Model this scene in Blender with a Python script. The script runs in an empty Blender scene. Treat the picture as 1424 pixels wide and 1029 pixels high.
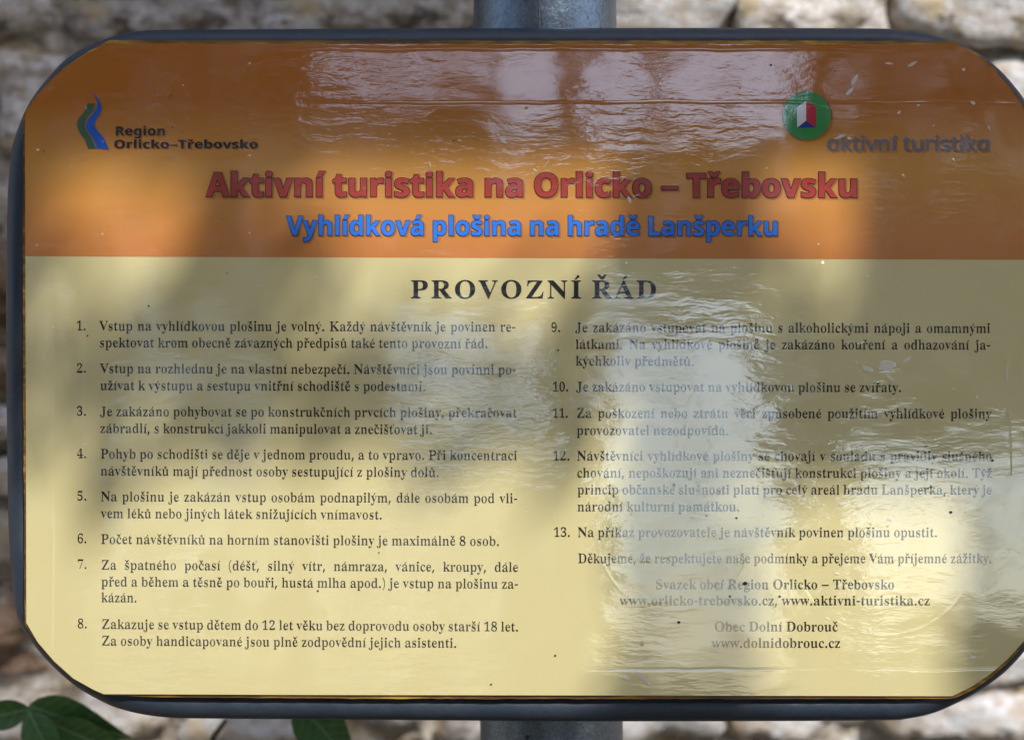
import bpy, bmesh, math, random
from mathutils import Vector, Matrix, noise
from mathutils.geometry import tessellate_polygon

# ------------------------------------------------------------------ frame of the sign
S = 0.0004                     # metres on the sign face per pixel of the photograph
D = 1.0                        # camera to sign face
LEAN = math.radians(11)        # the sign leans back a little
HZ = 1.35                      # height of the face centre above the ground
ROOT = Matrix.Translation((0, 0, HZ)) @ Matrix.Rotation(-LEAN, 4, 'X')
def P(px, py, d=0.0):          # point on the plane d behind the sign face, in sign coordinates
    k = S * (1 + d / D)
    return Vector(((px - 712) * k, d, -(py - 514.5) * k))

# ------------------------------------------------------------------ camera
sc = bpy.context.scene
cam = bpy.data.cameras.new('camera'); cam_o = bpy.data.objects.new('camera', cam)
sc.collection.objects.link(cam_o); sc.camera = cam_o
cam_o.matrix_world = ROOT @ Matrix.Translation((0, -D, 0)) @ Matrix.Rotation(math.pi / 2, 4, 'X')
cam.sensor_width = 36; cam.lens = 36 * D / (1424 * S)
cam.clip_start = 0.05; cam.clip_end = 500
cam.dof.use_dof = True; cam.dof.focus_distance = D + 0.001; cam.dof.aperture_fstop = 5.0

# ------------------------------------------------------------------ sky and sun
SUN_L = Vector((0.314, -0.673, 0.669)).normalized()          # towards the sun, sign coordinates
SUN = (ROOT.to_3x3() @ SUN_L).normalized()
el = math.asin(SUN.z); az = math.atan2(SUN.x, SUN.y)
w = bpy.data.worlds.new('World'); sc.world = w; w.use_nodes = True
nt = w.node_tree
sky = nt.nodes.new('ShaderNodeTexSky'); sky.sky_type = 'NISHITA'; sky.sun_disc = False
sky.sun_elevation = el; sky.sun_rotation = az
sky.air_density = 1.0; sky.dust_density = 1.6; sky.ozone_density = 1.0
nt.links.new(sky.outputs[0], nt.nodes['Background'].inputs[0])
nt.nodes['Background'].inputs[1].default_value = 0.15
sl = bpy.data.lights.new('sun', 'SUN'); sl.energy = 2.65; sl.angle = math.radians(0.55)
sl.color = (1.0, 0.985, 0.945)
so = bpy.data.objects.new('sun', sl); sc.collection.objects.link(so)
so.rotation_euler = SUN.to_track_quat('Z', 'Y').to_euler()
sc.view_settings.view_transform = 'Standard'; sc.view_settings.look = 'None'
sc.view_settings.exposure = 0.83; sc.view_settings.gamma = 1

# ------------------------------------------------------------------ helpers
COL = sc.collection
def obj(name, me, mat=None, parent=None, **kw):
    if isinstance(me, bmesh.types.BMesh):
        bm = me; me = bpy.data.meshes.new(name); bm.to_mesh(me); bm.free()
    o = bpy.data.objects.new(name, me); COL.objects.link(o)
    if mat is not None and not me.materials: me.materials.append(mat)
    if parent is not None: o.parent = parent
    for k, v in kw.items(): o[k] = v
    return o
def smooth(o):
    for p in o.data.polygons: p.use_smooth = True
    return o
def prism(pts, y0, y1, bevel=0.0):        # polygon in x-z (Vectors), extruded from y0 to y1
    bm = bmesh.new()
    a = [bm.verts.new((p.x, y0, p.z)) for p in pts]; b = [bm.verts.new((p.x, y1, p.z)) for p in pts]
    n = len(pts)
    f0 = bm.faces.new(a); bm.faces.new(b[::-1])
    for i in range(n): bm.faces.new((a[i], b[i], b[(i + 1) % n], a[(i + 1) % n]))
    bmesh.ops.recalc_face_normals(bm, faces=bm.faces[:])
    if bevel:
        bmesh.ops.bevel(bm, geom=bm.edges[:], offset=bevel, segments=2, affect='EDGES')
    return bm
class N:                                   # tiny node builder
    def __init__(s, name):
        s.m = bpy.data.materials.new(name); s.m.use_nodes = True; s.t = s.m.node_tree
        s.b = s.t.nodes['Principled BSDF']
    def n(s, typ, **kw):
        x = s.t.nodes.new('ShaderNode' + typ)
        for k, v in kw.items(): setattr(x, k, v)
        return x
    def put(s, sock, v):
        if isinstance(v, bpy.types.NodeSocket): s.t.links.new(v, sock)
        elif isinstance(v, (tuple, list)) and len(v) == 3 and sock.type == 'RGBA': sock.default_value = (*v, 1)
        else: sock.default_value = v
    def math(s, op, a, b=None, c=None, clamp=False):
        x = s.n('Math', operation=op); x.use_clamp = clamp
        for i, v in enumerate((a, b, c)):
            if v is not None: s.put(x.inputs[i], v)
        return x.outputs[0]
    def coord(s, scale=(1, 1, 1), loc=(0, 0, 0), out='Object'):
        c = s.n('TexCoord'); m = s.n('Mapping'); s.t.links.new(c.outputs[out], m.inputs[0])
        m.inputs['Scale'].default_value = scale; m.inputs['Location'].default_value = loc
        return m.outputs[0]
    def noise(s, vec, scale=1, detail=2, rough=.5, dist=0, color=False):
        x = s.n('TexNoise'); s.put(x.inputs['Vector'], vec); x.inputs['Scale'].default_value = scale
        x.inputs['Detail'].default_value = detail; x.inputs['Roughness'].default_value = rough
        x.inputs['Distortion'].default_value = dist
        return x.outputs['Color' if color else 'Fac']
    def ramp(s, fac, stops, interp='LINEAR'):
        x = s.n('ValToRGB'); s.put(x.inputs[0], fac); r = x.color_ramp; r.interpolation = interp
        while len(r.elements) < len(stops): r.elements.new(.5)
        for e, (p, c) in zip(r.elements, stops):
            e.position = p; e.color = (*c, 1) if isinstance(c, (tuple, list)) else (c, c, c, 1)
        return x.outputs[0]
    def mix(s, fac, a, b, blend='MIX'):
        x = s.n('Mix', data_type='RGBA', blend_type=blend); s.put(x.inputs[0], fac)
        s.put(x.inputs[6], a); s.put(x.inputs[7], b); return x.outputs[2]
    def bump(s, h, dist, normal=None, strength=1.0):
        x = s.n('Bump'); x.inputs['Strength'].default_value = strength; x.inputs['Distance'].default_value = dist
        s.put(x.inputs['Height'], h)
        if normal is not None: s.put(x.inputs['Normal'], normal)
        return x.outputs[0]
    def set(s, **kw):
        for k, v in kw.items(): s.put(s.b.inputs[k.replace('_', ' ')], v)
        return s.m

# ------------------------------------------------------------------ lacquered print
def varnish_group():
    """relief of the lacquer film: the same film runs over print and lettering"""
    g = bpy.data.node_groups.new('lacquer film', 'ShaderNodeTree')
    g.interface.new_socket('Normal', in_out='OUTPUT', socket_type='NodeSocketVector')
    s = N.__new__(N); s.t = g
    go = g.nodes.new('NodeGroupOutput')
    base = s.coord()
    sep = s.n('SeparateXYZ'); s.put(sep.inputs[0], base); X, Z = sep.outputs[0], sep.outputs[2]
    # horizontal brush ripples
    warp = s.noise(base, 60, 2, .5, 0, True)
    wv = s.n('VectorMath', operation='MULTIPLY_ADD'); s.put(wv.inputs[0], warp); wv.inputs[1].default_value = (.007, 0, .006); s.put(wv.inputs[2], base)
    m = s.n('Mapping'); s.put(m.inputs[0], wv.outputs[0]); m.inputs['Scale'].default_value = (48, 1, 205)
    r1 = s.noise(m.outputs[0], 1, 3, .55)
    m2 = s.n('Mapping'); s.put(m2.inputs[0], wv.outputs[0]); m2.inputs['Scale'].default_value = (125, 1, 380)
    r2 = s.noise(m2.outputs[0], 1, 3, .6)
    # how lively the film is, region by region
    reg = s.ramp(s.noise(base, 9, 3, .5), [(.38, .07), (.64, 1.0)])
    reg2 = s.ramp(s.noise(s.coord(loc=(3, 0, 1)), 14, 2, .5), [(.44, 0.05), (.60, 1.0)])
    low = s.noise(s.coord((14, 1, 22)), 1, 2, .5)
    n0 = s.bump(low, .00042)
    n1 = s.bump(s.math('MULTIPLY', r1, reg), .00016, n0)
    n2 = s.bump(s.math('MULTIPLY', r2, reg2), .00003, n1)
    fine = s.noise(base, 900, 2, .6)
    n3 = s.bump(fine, .000006, n2)
    # creases in the film and two blister rims
    def line(coord, c, wd, lo=None, hi=None, other=None, amp=1.0):
        d = s.math('DIVIDE', s.math('SUBTRACT', coord, c), wd)
        e = s.math('MULTIPLY', s.math('EXPONENT', s.math('MULTIPLY', s.math('MULTIPLY', d, d), -1.0)), amp)
        if lo is not None:
            e = s.math('MULTIPLY', e, s.math('MULTIPLY', s.math('GREATER_THAN', other, lo), s.math('LESS_THAN', other, hi)))
        return e
    k = lambda px: (px - 712) * S
    kz = lambda py: -(py - 514.5) * S
    wob = s.math('MULTIPLY', s.math('SUBTRACT', s.noise(base, 22, 2), .5), .004)
    Zw = s.math('ADD', Z, wob); Xw = s.math('ADD', X, wob)
    tot = line(Zw, kz(143), .0007, k(420), k(1500), X, -.45)
    for e in (line(Zw, kz(930), .0007, k(820), k(1500), X, -.45),
              line(Xw, k(76), .0006, kz(900), kz(360), Z, -.35), line(Xw, k(119), .0005, kz(640), kz(420), Z, -.25),
              line(Xw, k(1404), .0008, kz(660), kz(470), Z, .2),
              line(Zw, kz(68), .0012, k(380), k(1330), X, .4)):
        tot = s.math('ADD', tot, e)
    def ring(px, py, r, wd, amp, cond=None):
        dx = s.math('SUBTRACT', X, k(px)); dz = s.math('SUBTRACT', Z, kz(py))
        rr = s.math('SQRT', s.math('ADD', s.math('MULTIPLY', dx, dx), s.math('MULTIPLY', dz, dz)))
        e = line(s.math('ADD', rr, s.math('MULTIPLY', wob, .6)), r * S, wd, None, None, None, amp)
        e = s.math('MULTIPLY', e, s.ramp(s.noise(base, 30, 2), [(.42, 0.0), (.6, 1.0)]))
        return s.math('MULTIPLY', e, s.math('LESS_THAN', Z, kz(py + 5)))
    tot = s.math('ADD', tot, ring(935, 745, 104, .0009, .08))
    tot = s.math('ADD', tot, ring(1232, 755, 128, .0010, .07))
    n4 = s.bump(tot, .00018, n3)
    # blisters and grit under the film
    v = s.n('TexVoronoi', feature='F1'); s.put(v.inputs['Vector'], base); v.inputs['Scale'].default_value = 110
    vs = s.n('SeparateColor'); s.put(vs.inputs[0], v.outputs['Color'])
    pick = s.math('GREATER_THAN', vs.outputs[0], .86)
    dome = s.math('MULTIPLY', s.math('SUBTRACT', 1.0, s.math('MULTIPLY', v.outputs['Distance'], 9.0), clamp=True), pick)
    n5 = s.bump(s.math('SMOOTH_MIN', dome, 1.0, .3), .0004, n4)
    g.links.new(n5, go.inputs[0])
    return g
FILM = varnish_group()
def printed(name, color, grain=.06, color2=None, coat=1.0, mid=None):
    s = N(name)
    base = s.coord()
    g = s.noise(base, 1500, 2, .6)
    big = s.noise(s.coord((6, 1, 12)), 1, 3, .5)
    c = color
    if color2 is not None:                 # printed colour gradient: factor runs down the header
        sep = s.n('SeparateXYZ'); s.put(sep.inputs[0], base)
        f = s.math('MULTIPLY_ADD', sep.outputs[2], -8.0, 1.45, clamp=True)
        c = s.ramp(f, [(.25, color), (.55, mid), (.95, color2)])
    c = s.mix(1.0, c, s.ramp(g, [(.3, 1 - grain), (.7, 1.0)]), 'MULTIPLY')
    c = s.mix(1.0, c, s.ramp(big, [(.3, (.95, .95, .93)), (.7, (1.0, 1.0, 1.0))]), 'MULTIPLY')
    # specks of dirt (dark) and of lime (pale) stuck in the film
    v = s.n('TexVoronoi', feature='F1'); s.put(v.inputs['Vector'], s.coord(loc=(.31, 0, .17))); v.inputs['Scale'].default_value = 38
    vs = s.n('SeparateColor'); s.put(vs.inputs[0], v.outputs['Color'])
    dark = s.math('MULTIPLY', s.math('LESS_THAN', v.outputs['Distance'], s.math('MULTIPLY', vs.outputs[1], .030)), s.math('GREATER_THAN', vs.outputs[0], .90))
    pale = s.math('MULTIPLY', s.math('LESS_THAN', v.outputs['Distance'], s.math('MULTIPLY', vs.outputs[1], .05)), s.math('LESS_THAN', vs.outputs[0], .06))
    c = s.mix(dark, c, (.03, .02, .015)); c = s.mix(s.math('MULTIPLY', pale, .8), c, (.75, .75, .78))
    gn = s.n('Group'); gn.node_tree = FILM if hasattr(gn, 'node_tree') else None
    s.b.inputs['Coat Weight'].default_value = coat; s.b.inputs['Coat Roughness'].default_value = .028
    s.b.inputs['Coat IOR'].default_value = COAT_IOR
    s.b.inputs['Specular IOR Level'].default_value = .2
    s.put(s.b.inputs['Coat Normal'], gn.outputs[0])
    return s.set(Base_Color=c, Roughness=.55)
COAT_IOR = 2.35
M_CREAM = printed('cream print', (.70, .60, .30))
M_ORANGE = printed('orange print', (.46, .145, .014), .05, (.60, .215, .055), mid=(.64, .295, .06))
M_RED = printed('red print', (.40, .045, .035), .04)
M_BLUE = printed('blue print', (.025, .20, .80), .04)
M_BLACK = printed('black print', (.018, .016, .018), .02)
M_INK = printed('grey black print', (.035, .032, .035), .02)
M_GREY = printed('grey violet print', (.15, .15, .21), .04)
M_DKRED = printed('dark outline print', (.045, .02, .02), .02)
M_DKBLUE = printed('dark blue outline print', (.012, .03, .10), .02)
M_GREEN = printed('green print', (.035, .26, .06), .04)
M_WHITE = printed('white print', (.72, .72, .74), .04)
M_FLAGRED = printed('flag red print', (.50, .02, .04), .04)
M_NAVY = printed('navy print', (.015, .03, .22), .04)
M_RIVER = printed('river blue print', (.010, .10, .52), .04)
M_FOREST = printed('forest green print', (.028, .14, .085), .04)
def shadow_ink(name, alpha):               # the soft drop shadow printed under the headings
    s = N(name); s.set(Base_Color=(.12, .05, .02), Roughness=.6, Alpha=alpha)
    return s.m
M_SH = shadow_ink('printed drop shadow', .10)

# ------------------------------------------------------------------ lettering: outline data, 1000 units, [advance, contour deltas...]
OUTLINES = [[[428,[212,-13,-168,394,-7,15,-7,13,-8,11,-8,9,-13,6,-15,4,0,16,225,0,0,-16,-19,-1,-15,-2,-11,-4,-10,-9,-4,-13,3,-13,6,-19,98,-235,89,234,5,17,2,15,-4,14,-9,9,-11,3,-14,3,-18,1,0,16,143,0,0,-16,-19,-3,-15,-9,-8,-9,-9,-15,-9,-20,-152,-396]],
[288,[151,-10,-19,2,-22,5,-23,9,-7,2,-7,1,-13,-5,-9,-13,-15,0,0,114,17,0,8,-26,11,-22,15,-18,16,-13,18,-9,19,-2,16,1,12,4,11,7,10,13,3,18,-4,18,-12,16,-20,13,-49,25,-22,12,-17,13,-14,14,-9,16,-6,17,-2,18,3,27,9,23,16,21,21,15,25,10,30,3,12,-1,13,-2,15,-4,18,-4,7,-2,4,-1,3,0,10,3,7,11,14,0,0,-97,-16,0,-8,22,-11,18,-13,15,-14,11,-16,6,-17,2,-19,-2,-14,-8,-8,-12,-3,-15,2,-15,8,-12,13,-10,18,-10,45,-23,21,-11,17,-13,12,-14,9,-15,5,-19,2,-22,-3,-30,-10,-26,-16,-21,-22,-16,-25,-9]],
[228,[124,-9,-25,2,-19,6,-14,11,-10,16,-6,20,-2,25,0,208,-28,0,0,21,26,24,22,23,20,22,17,20,13,18,11,17,15,0,0,-114,64,0,0,-31,-64,0,0,-197,2,-18,3,-13,8,-8,11,-3,15,4,12,12,11,19,16,-9,-17,-33,-23,-24,-27,-14]],
[375,[131,-10,-28,3,-22,9,-16,15,-11,21,-6,27,-2,32,0,151,-2,20,-5,14,-10,9,-18,3,0,16,131,0,0,-236,2,-16,7,-12,11,-8,15,-2,19,3,17,10,15,17,0,182,-2,21,-5,14,-12,8,-20,3,0,16,135,0,0,-240,2,-19,5,-12,11,-6,18,-3,0,-17,-29,-2,-31,-4,-35,-7,-37,-10,0,50,-12,-14,-14,-13,-16,-10,-17,-7,-19,-5]],
[371,[17,-139,0,15,14,2,9,5,7,7,3,9,2,15,0,22,0,307,0,18,-2,14,-4,8,-9,8,-18,4,0,15,124,0,0,-47,23,31,29,19,35,6,23,-2,21,-7,19,-12,16,-15,14,-19,12,-23,8,-25,5,-27,2,-29,-2,-32,-5,-29,-9,-27,-11,-24,-15,-20,-17,-16,-19,-12,-22,-8,-23,-2,-31,5,-26,14,-22,23,0,-90,0,-16,2,-14,2,-11,6,-11,9,-8,13,-3,17,-2,0,-16],[195,28,19,4,15,10,10,17,8,25,4,32,2,38,-2,38,-4,31,-6,25,-9,17,-14,10,-19,3,-20,-5,-17,-14,-14,-24,0,-166,12,-23,16,-13]],
[381,[18,0,0,16,17,3,10,7,6,11,1,19,0,197,-1,18,-5,13,-10,7,-17,3,0,16,129,0,0,-43,27,29,32,17,36,5,38,-6,28,-20,16,-34,5,-46,0,-156,2,-18,5,-12,10,-7,16,-3,0,-16,-161,0,0,16,5,0,16,5,9,13,3,22,0,161,-1,17,-2,13,-3,11,-10,10,-16,3,-20,-4,-19,-12,-16,-20,0,-179,1,-18,5,-12,10,-7,16,-3,0,-16]],
[344,[255,-10,-29,5,-18,15,-8,25,-32,-24,-35,-15,-38,-5,-21,3,-19,6,-15,11,-11,15,-7,17,-2,20,5,28,14,24,24,21,25,14,31,14,37,13,43,13,0,51,-2,17,-4,14,-6,10,-10,8,-13,4,-16,2,-25,-3,-14,-7,-5,-12,2,-6,7,-11,8,-14,2,-12,-3,-16,-10,-13,-15,-8,-18,-3,-18,3,-14,9,-9,15,-3,18,2,16,5,14,9,12,13,12,15,10,18,8,20,6,22,3,25,1,43,-3,34,-8,24,-15,17,-21,10,-27,3,-34,0,-148,0,-14,2,-8,3,-4,6,-2,8,2,8,6,9,-14,-23,-21,-25,-13],[151,34,11,1,12,6,13,9,12,13,0,106,-45,-18,-27,-28,-9,-39,4,-28,11,-17]],
[306,[142,-10,-104,258,-8,19,-8,14,-10,9,-15,3,0,17,167,0,0,-16,-8,0,-20,-4,-7,-14,0,-4,1,-4,55,-146,51,131,4,11,1,8,-4,12,-13,8,-21,2,0,16,102,0,0,-15,-16,-6,-11,-10,-9,-15,-9,-21,-100,-253]],
[300,[52,-140,-16,1,-14,6,-12,8,-9,12,-6,13,-2,16,3,17,9,14,13,10,18,3,15,-2,13,-7,8,-12,3,-15,-1,-3,0,-2,0,-3,0,-3,3,-9,9,-3,13,7,15,18,8,14,7,16,4,12,4,13,3,14,-104,256,-6,13,-5,11,-6,8,-4,4,-7,5,-11,1,-2,0,0,17,167,0,0,-17,-16,-1,-10,-3,-6,-5,-2,-9,1,-4,1,-4,1,-5,2,-5,52,-138,45,122,4,10,2,9,1,7,1,7,-2,10,-7,5,-10,3,-16,1,0,17,97,0,0,-17,-13,-3,-10,-9,-6,-10,-6,-13,-6,-16,-97,-266,-11,-29,-11,-24,-11,-19,-11,-15,-11,-11,-12,-9,-12,-5,-15,-3]],
[381,[18,0,0,16,17,3,10,7,6,11,1,19,0,343,-1,18,-5,12,-10,8,-17,3,0,15,129,0,0,-188,27,28,32,18,36,5,38,-6,28,-20,16,-34,5,-46,0,-156,2,-18,5,-12,10,-7,16,-3,0,-16,-161,0,0,16,5,0,16,5,9,13,3,22,0,161,-1,17,-2,13,-3,11,-10,10,-16,3,-20,-4,-19,-12,-16,-20,0,-179,1,-18,5,-12,10,-7,16,-3,0,-16]],
[199,[18,0,0,16,17,3,10,7,6,11,1,19,0,342,-1,19,-4,12,-9,7,-18,3,0,16,128,0,0,-399,2,-18,4,-12,10,-7,16,-3,0,-16]],
[370,[140,-10,-23,2,-20,7,-19,11,-17,16,-14,18,-12,22,-9,25,-5,27,-2,29,2,33,6,30,9,27,12,24,15,20,18,16,20,12,22,7,23,2,29,-4,26,-13,22,-21,0,121,-3,18,-8,11,-14,7,-22,2,0,16,143,0,0,-380,1,-21,5,-13,10,-9,18,-4,0,-17,-28,-2,-31,-3,-34,-7,-37,-9,0,49,-22,-27,-28,-17],[171,28,16,3,15,10,9,10,7,11,5,14,0,166,-6,15,-11,13,-15,8,-17,3,-19,-4,-14,-10,-11,-17,-7,-25,-4,-32,-1,-40,1,-38,4,-32,7,-25,10,-16,13,-10]],
[358,[17,0,0,16,18,3,10,7,6,12,1,18,0,342,-1,19,-4,12,-9,7,-18,3,1,16,127,0,0,-286,79,79,13,16,4,14,-9,12,-26,3,-3,0,0,17,139,0,0,-17,-25,-4,-23,-11,-22,-18,-53,-51,124,-175,14,-13,16,-5,0,-16,-165,0,0,16,6,0,17,4,5,12,-2,8,-5,9,-69,98,-15,-13,0,-78,1,-18,5,-12,10,-7,16,-3,0,-16]],
[336,[169,-10,-29,2,-26,7,-24,12,-21,16,-17,20,-14,23,-11,26,-6,28,-2,30,2,30,6,29,11,26,14,23,17,19,21,16,24,12,26,7,28,2,28,-2,26,-7,23,-11,21,-16,17,-19,15,-23,10,-26,7,-29,2,-31,-2,-31,-7,-29,-10,-25,-14,-23,-18,-20,-21,-15,-23,-12,-25,-7],[169,11,17,3,13,10,10,15,3,11,3,14,2,17,2,21,0,24,1,28,-2,52,-4,39,-6,26,-10,15,-13,10,-16,3,-18,-3,-13,-10,-10,-15,-6,-26,-4,-39,-1,-52,0,-27,1,-24,2,-21,2,-18,3,-14,3,-11,10,-15,14,-10]],
[209,[106,363,-20,4,-16,11,-11,16,-3,20,3,20,12,16,16,11,19,4,20,-4,16,-11,11,-16,4,-20,-4,-20,-11,-16,-16,-11],[36,-140,-17,1,-15,3,-15,5,-13,7,-11,9,-9,10,-9,17,-3,18,3,17,8,13,13,8,17,3,17,-2,13,-8,8,-12,3,-15,-2,-10,-5,-11,-6,-10,-2,-6,5,-10,15,-4,18,4,9,13,3,13,2,15,1,18,0,304,-2,21,-6,13,-13,7,-21,3,0,16,137,0,0,-331,-3,-37,-11,-29,-18,-23,-25,-17,-30,-10]],
[301,[154,-10,-25,2,-23,7,-21,11,-19,16,-16,19,-13,24,-10,26,-6,30,-2,32,2,30,7,28,10,25,13,23,17,19,19,16,22,11,23,7,25,2,36,-4,31,-13,25,-21,19,-29,11,-35,4,-43,0,-7,-166,0,6,-54,15,-39,26,-23,35,-8,26,5,23,15,22,24,15,-13,-27,-37,-30,-25,-35,-16],[116,192,85,0,0,23,0,26,-3,20,-5,16,-12,15,-20,5,-25,-11,-15,-31,-5,-52]],
[510,[16,0,0,17,21,3,16,4,10,8,7,11,4,16,1,22,0,298,-1,19,-4,15,-7,11,-11,8,-15,4,-20,3,0,16,225,0,0,-16,-21,-3,-16,-4,-11,-7,-7,-10,-3,-15,-1,-21,0,-145,138,139,15,18,9,15,4,12,-7,12,-19,6,-32,3,0,16,195,0,0,-16,-9,0,-30,-5,-32,-15,-34,-24,-36,-34,-74,-76,192,-239,12,-12,12,-9,14,-5,18,-3,0,-17,-238,0,0,17,13,1,12,0,9,1,7,2,9,6,3,7,-5,13,-13,19,-117,148,-16,-16,0,-117,1,-22,4,-16,7,-11,10,-8,16,-4,21,-3,0,-17]],
[293,[13,0,0,14,155,273,-40,0,-22,-1,-19,-6,-15,-8,-11,-14,-10,-18,-7,-24,-18,0,6,94,243,0,0,-19,-149,-266,26,0,29,2,24,6,18,11,14,15,12,21,11,27,16,0,-8,-107]],
[287,[18,0,0,16,17,3,10,7,6,11,1,19,0,196,-1,21,-5,12,-9,6,-17,2,1,17,125,0,0,-58,12,20,14,16,15,13,16,10,15,5,15,2,17,-1,14,-5,11,-8,8,-11,5,-12,1,-15,-2,-18,-9,-14,-13,-9,-17,-3,-15,2,-11,7,-8,9,-7,10,-8,7,-10,3,-14,-5,-13,-14,-7,-13,-4,-17,-2,-19,0,-136,3,-19,7,-12,14,-6,24,-3,0,-16]],
[198,[101,362,-20,4,-16,10,-11,17,-4,19,4,20,11,17,16,11,20,3,19,-3,17,-11,10,-17,4,-20,-4,-19,-11,-17,-16,-10],[18,0,0,16,17,3,10,7,6,11,1,19,0,196,-1,20,-4,13,-10,6,-17,2,1,17,127,0,0,-254,2,-18,4,-12,10,-7,16,-3,0,-16]],
[293,[156,-10,-25,2,-23,7,-21,12,-20,15,-16,19,-13,23,-10,25,-7,27,-2,30,3,31,7,29,11,27,15,23,19,20,22,17,24,12,26,8,29,2,29,-2,26,-7,20,-12,15,-15,9,-18,3,-20,-2,-17,-9,-13,-13,-8,-17,-3,-22,5,-13,16,-5,26,0,5,1,5,0,5,0,5,-7,19,-21,7,-25,-7,-18,-21,-10,-34,-4,-48,3,-45,8,-37,14,-29,19,-21,22,-13,26,-4,23,4,23,11,21,19,14,-12,-27,-30,-31,-22,-34,-14]],
[361,[43,-11,0,399,-1,19,-2,13,-3,8,-11,8,-18,3,0,16,130,0,0,-176,24,22,28,13,31,4,23,-2,21,-6,19,-11,17,-15,14,-18,11,-21,9,-24,5,-26,2,-29,-2,-33,-7,-30,-10,-28,-15,-24,-17,-21,-21,-17,-24,-13,-26,-8,-28,-2,-30,4,-29,13,-28,21,-52,-39],[183,14,21,4,16,12,12,19,7,28,5,37,1,46,-1,37,-5,31,-8,23,-11,16,-16,10,-20,3,-15,-3,-14,-7,-11,-13,-6,-15,0,-173,5,-31,15,-18]],
[180,[89,-9,-15,2,-14,8,-9,14,-3,21,3,21,9,14,14,8,15,2,17,-2,13,-8,10,-14,3,-21,-3,-21,-10,-14,-13,-8]],
[554,[18,0,0,16,17,3,10,7,6,11,1,19,0,197,-1,18,-5,13,-10,7,-17,3,0,16,127,0,0,-45,27,29,31,18,33,6,40,-6,28,-19,15,-32,28,32,33,19,37,6,37,-6,27,-20,16,-34,6,-46,0,-156,1,-18,5,-12,10,-7,16,-3,0,-16,-159,0,0,16,16,3,10,7,5,12,2,18,0,161,-1,17,-2,13,-3,11,-10,10,-17,3,-19,-3,-17,-12,-17,-19,0,-181,2,-18,5,-12,9,-7,16,-3,0,-16,-157,0,0,16,16,3,10,7,5,12,2,18,0,161,-1,16,-2,14,-3,11,-10,10,-17,3,-19,-4,-18,-12,-16,-20,0,-179,2,-18,4,-11,10,-8,15,-3,0,-16]],
[493,[403,-11,-296,361,0,-271,1,-22,4,-15,7,-11,10,-7,16,-4,22,-3,0,-17,-149,0,0,17,21,2,15,4,11,7,6,11,4,16,1,22,0,309,-20,24,-13,15,-7,6,-8,3,-10,3,0,16,138,0,235,-286,0,208,-1,22,-4,15,-7,11,-10,6,-16,5,-22,3,0,16,149,0,0,-16,-21,-3,-16,-4,-10,-7,-6,-11,-4,-16,-1,-21,0,-388]],
[330,[109,-65,-21,1,-19,4,-18,6,-15,9,-14,10,-11,13,-8,14,-5,15,-1,16,1,15,5,12,8,11,15,10,18,4,20,-4,15,-9,10,-15,4,-19,-2,-15,-6,-14,-6,-12,-2,-6,7,-16,21,-5,21,4,13,11,5,12,3,16,1,18,0,346,-1,17,-2,14,-3,11,-7,13,-13,8,-11,4,-14,3,-18,2,0,16,235,0,0,-16,-22,-3,-15,-5,-11,-8,-6,-12,-3,-12,-1,-14,-1,-18,0,-278,-9,-68,-27,-48,-46,-29]],
[319,[5,0,0,15,19,8,20,14,18,19,61,80,-80,127,-12,16,-13,10,-14,4,0,17,165,0,0,-16,-22,-3,-7,-11,3,-8,6,-12,34,-54,41,51,8,11,2,11,-2,7,-5,4,-10,3,-16,1,0,16,110,0,0,-14,-19,-7,-19,-14,-19,-21,-56,-70,93,-148,6,-8,6,-7,7,-4,9,-2,0,-15,-164,0,0,16,13,1,10,2,6,5,1,6,-3,13,-9,16,-35,55,-41,-53,-9,-15,-3,-12,7,-14,22,-5,4,0,0,-15]],
[418,[15,0,0,17,21,3,16,4,10,8,7,11,4,16,2,22,0,298,-2,19,-4,15,-7,11,-11,7,-15,5,-20,3,0,16,198,0,39,-1,34,-2,28,-5,21,-7,21,-11,18,-14,15,-17,10,-20,7,-22,2,-24,-5,-36,-14,-30,-23,-26,-24,-15,-29,-11,-33,-6,-39,-2,-60,0,0,-125,1,-22,4,-16,7,-11,11,-8,16,-4,21,-3,0,-17],[182,230,19,0,30,2,24,8,17,13,11,18,7,26,2,32,-2,32,-5,26,-10,19,-14,14,-20,8,-25,3,-17,-2,-10,-5,-5,-10,-2,-16]],
[364,[175,-139,0,16,17,2,13,3,9,4,7,12,3,19,0,112,-24,-21,-27,-13,-31,-4,-23,2,-21,6,-19,11,-17,15,-15,18,-11,21,-9,24,-5,27,-2,29,2,32,7,31,11,27,14,25,18,21,21,17,24,12,25,8,28,2,30,-4,29,-13,28,-21,52,39,11,0,0,-403,1,-19,5,-11,11,-7,17,-3,0,-16],[179,30,15,2,14,8,10,12,6,15,0,174,-5,30,-15,18,-25,6,-20,-4,-16,-11,-12,-19,-8,-27,-5,-35,-1,-43,1,-39,5,-32,8,-25,11,-17,16,-10]],
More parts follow.
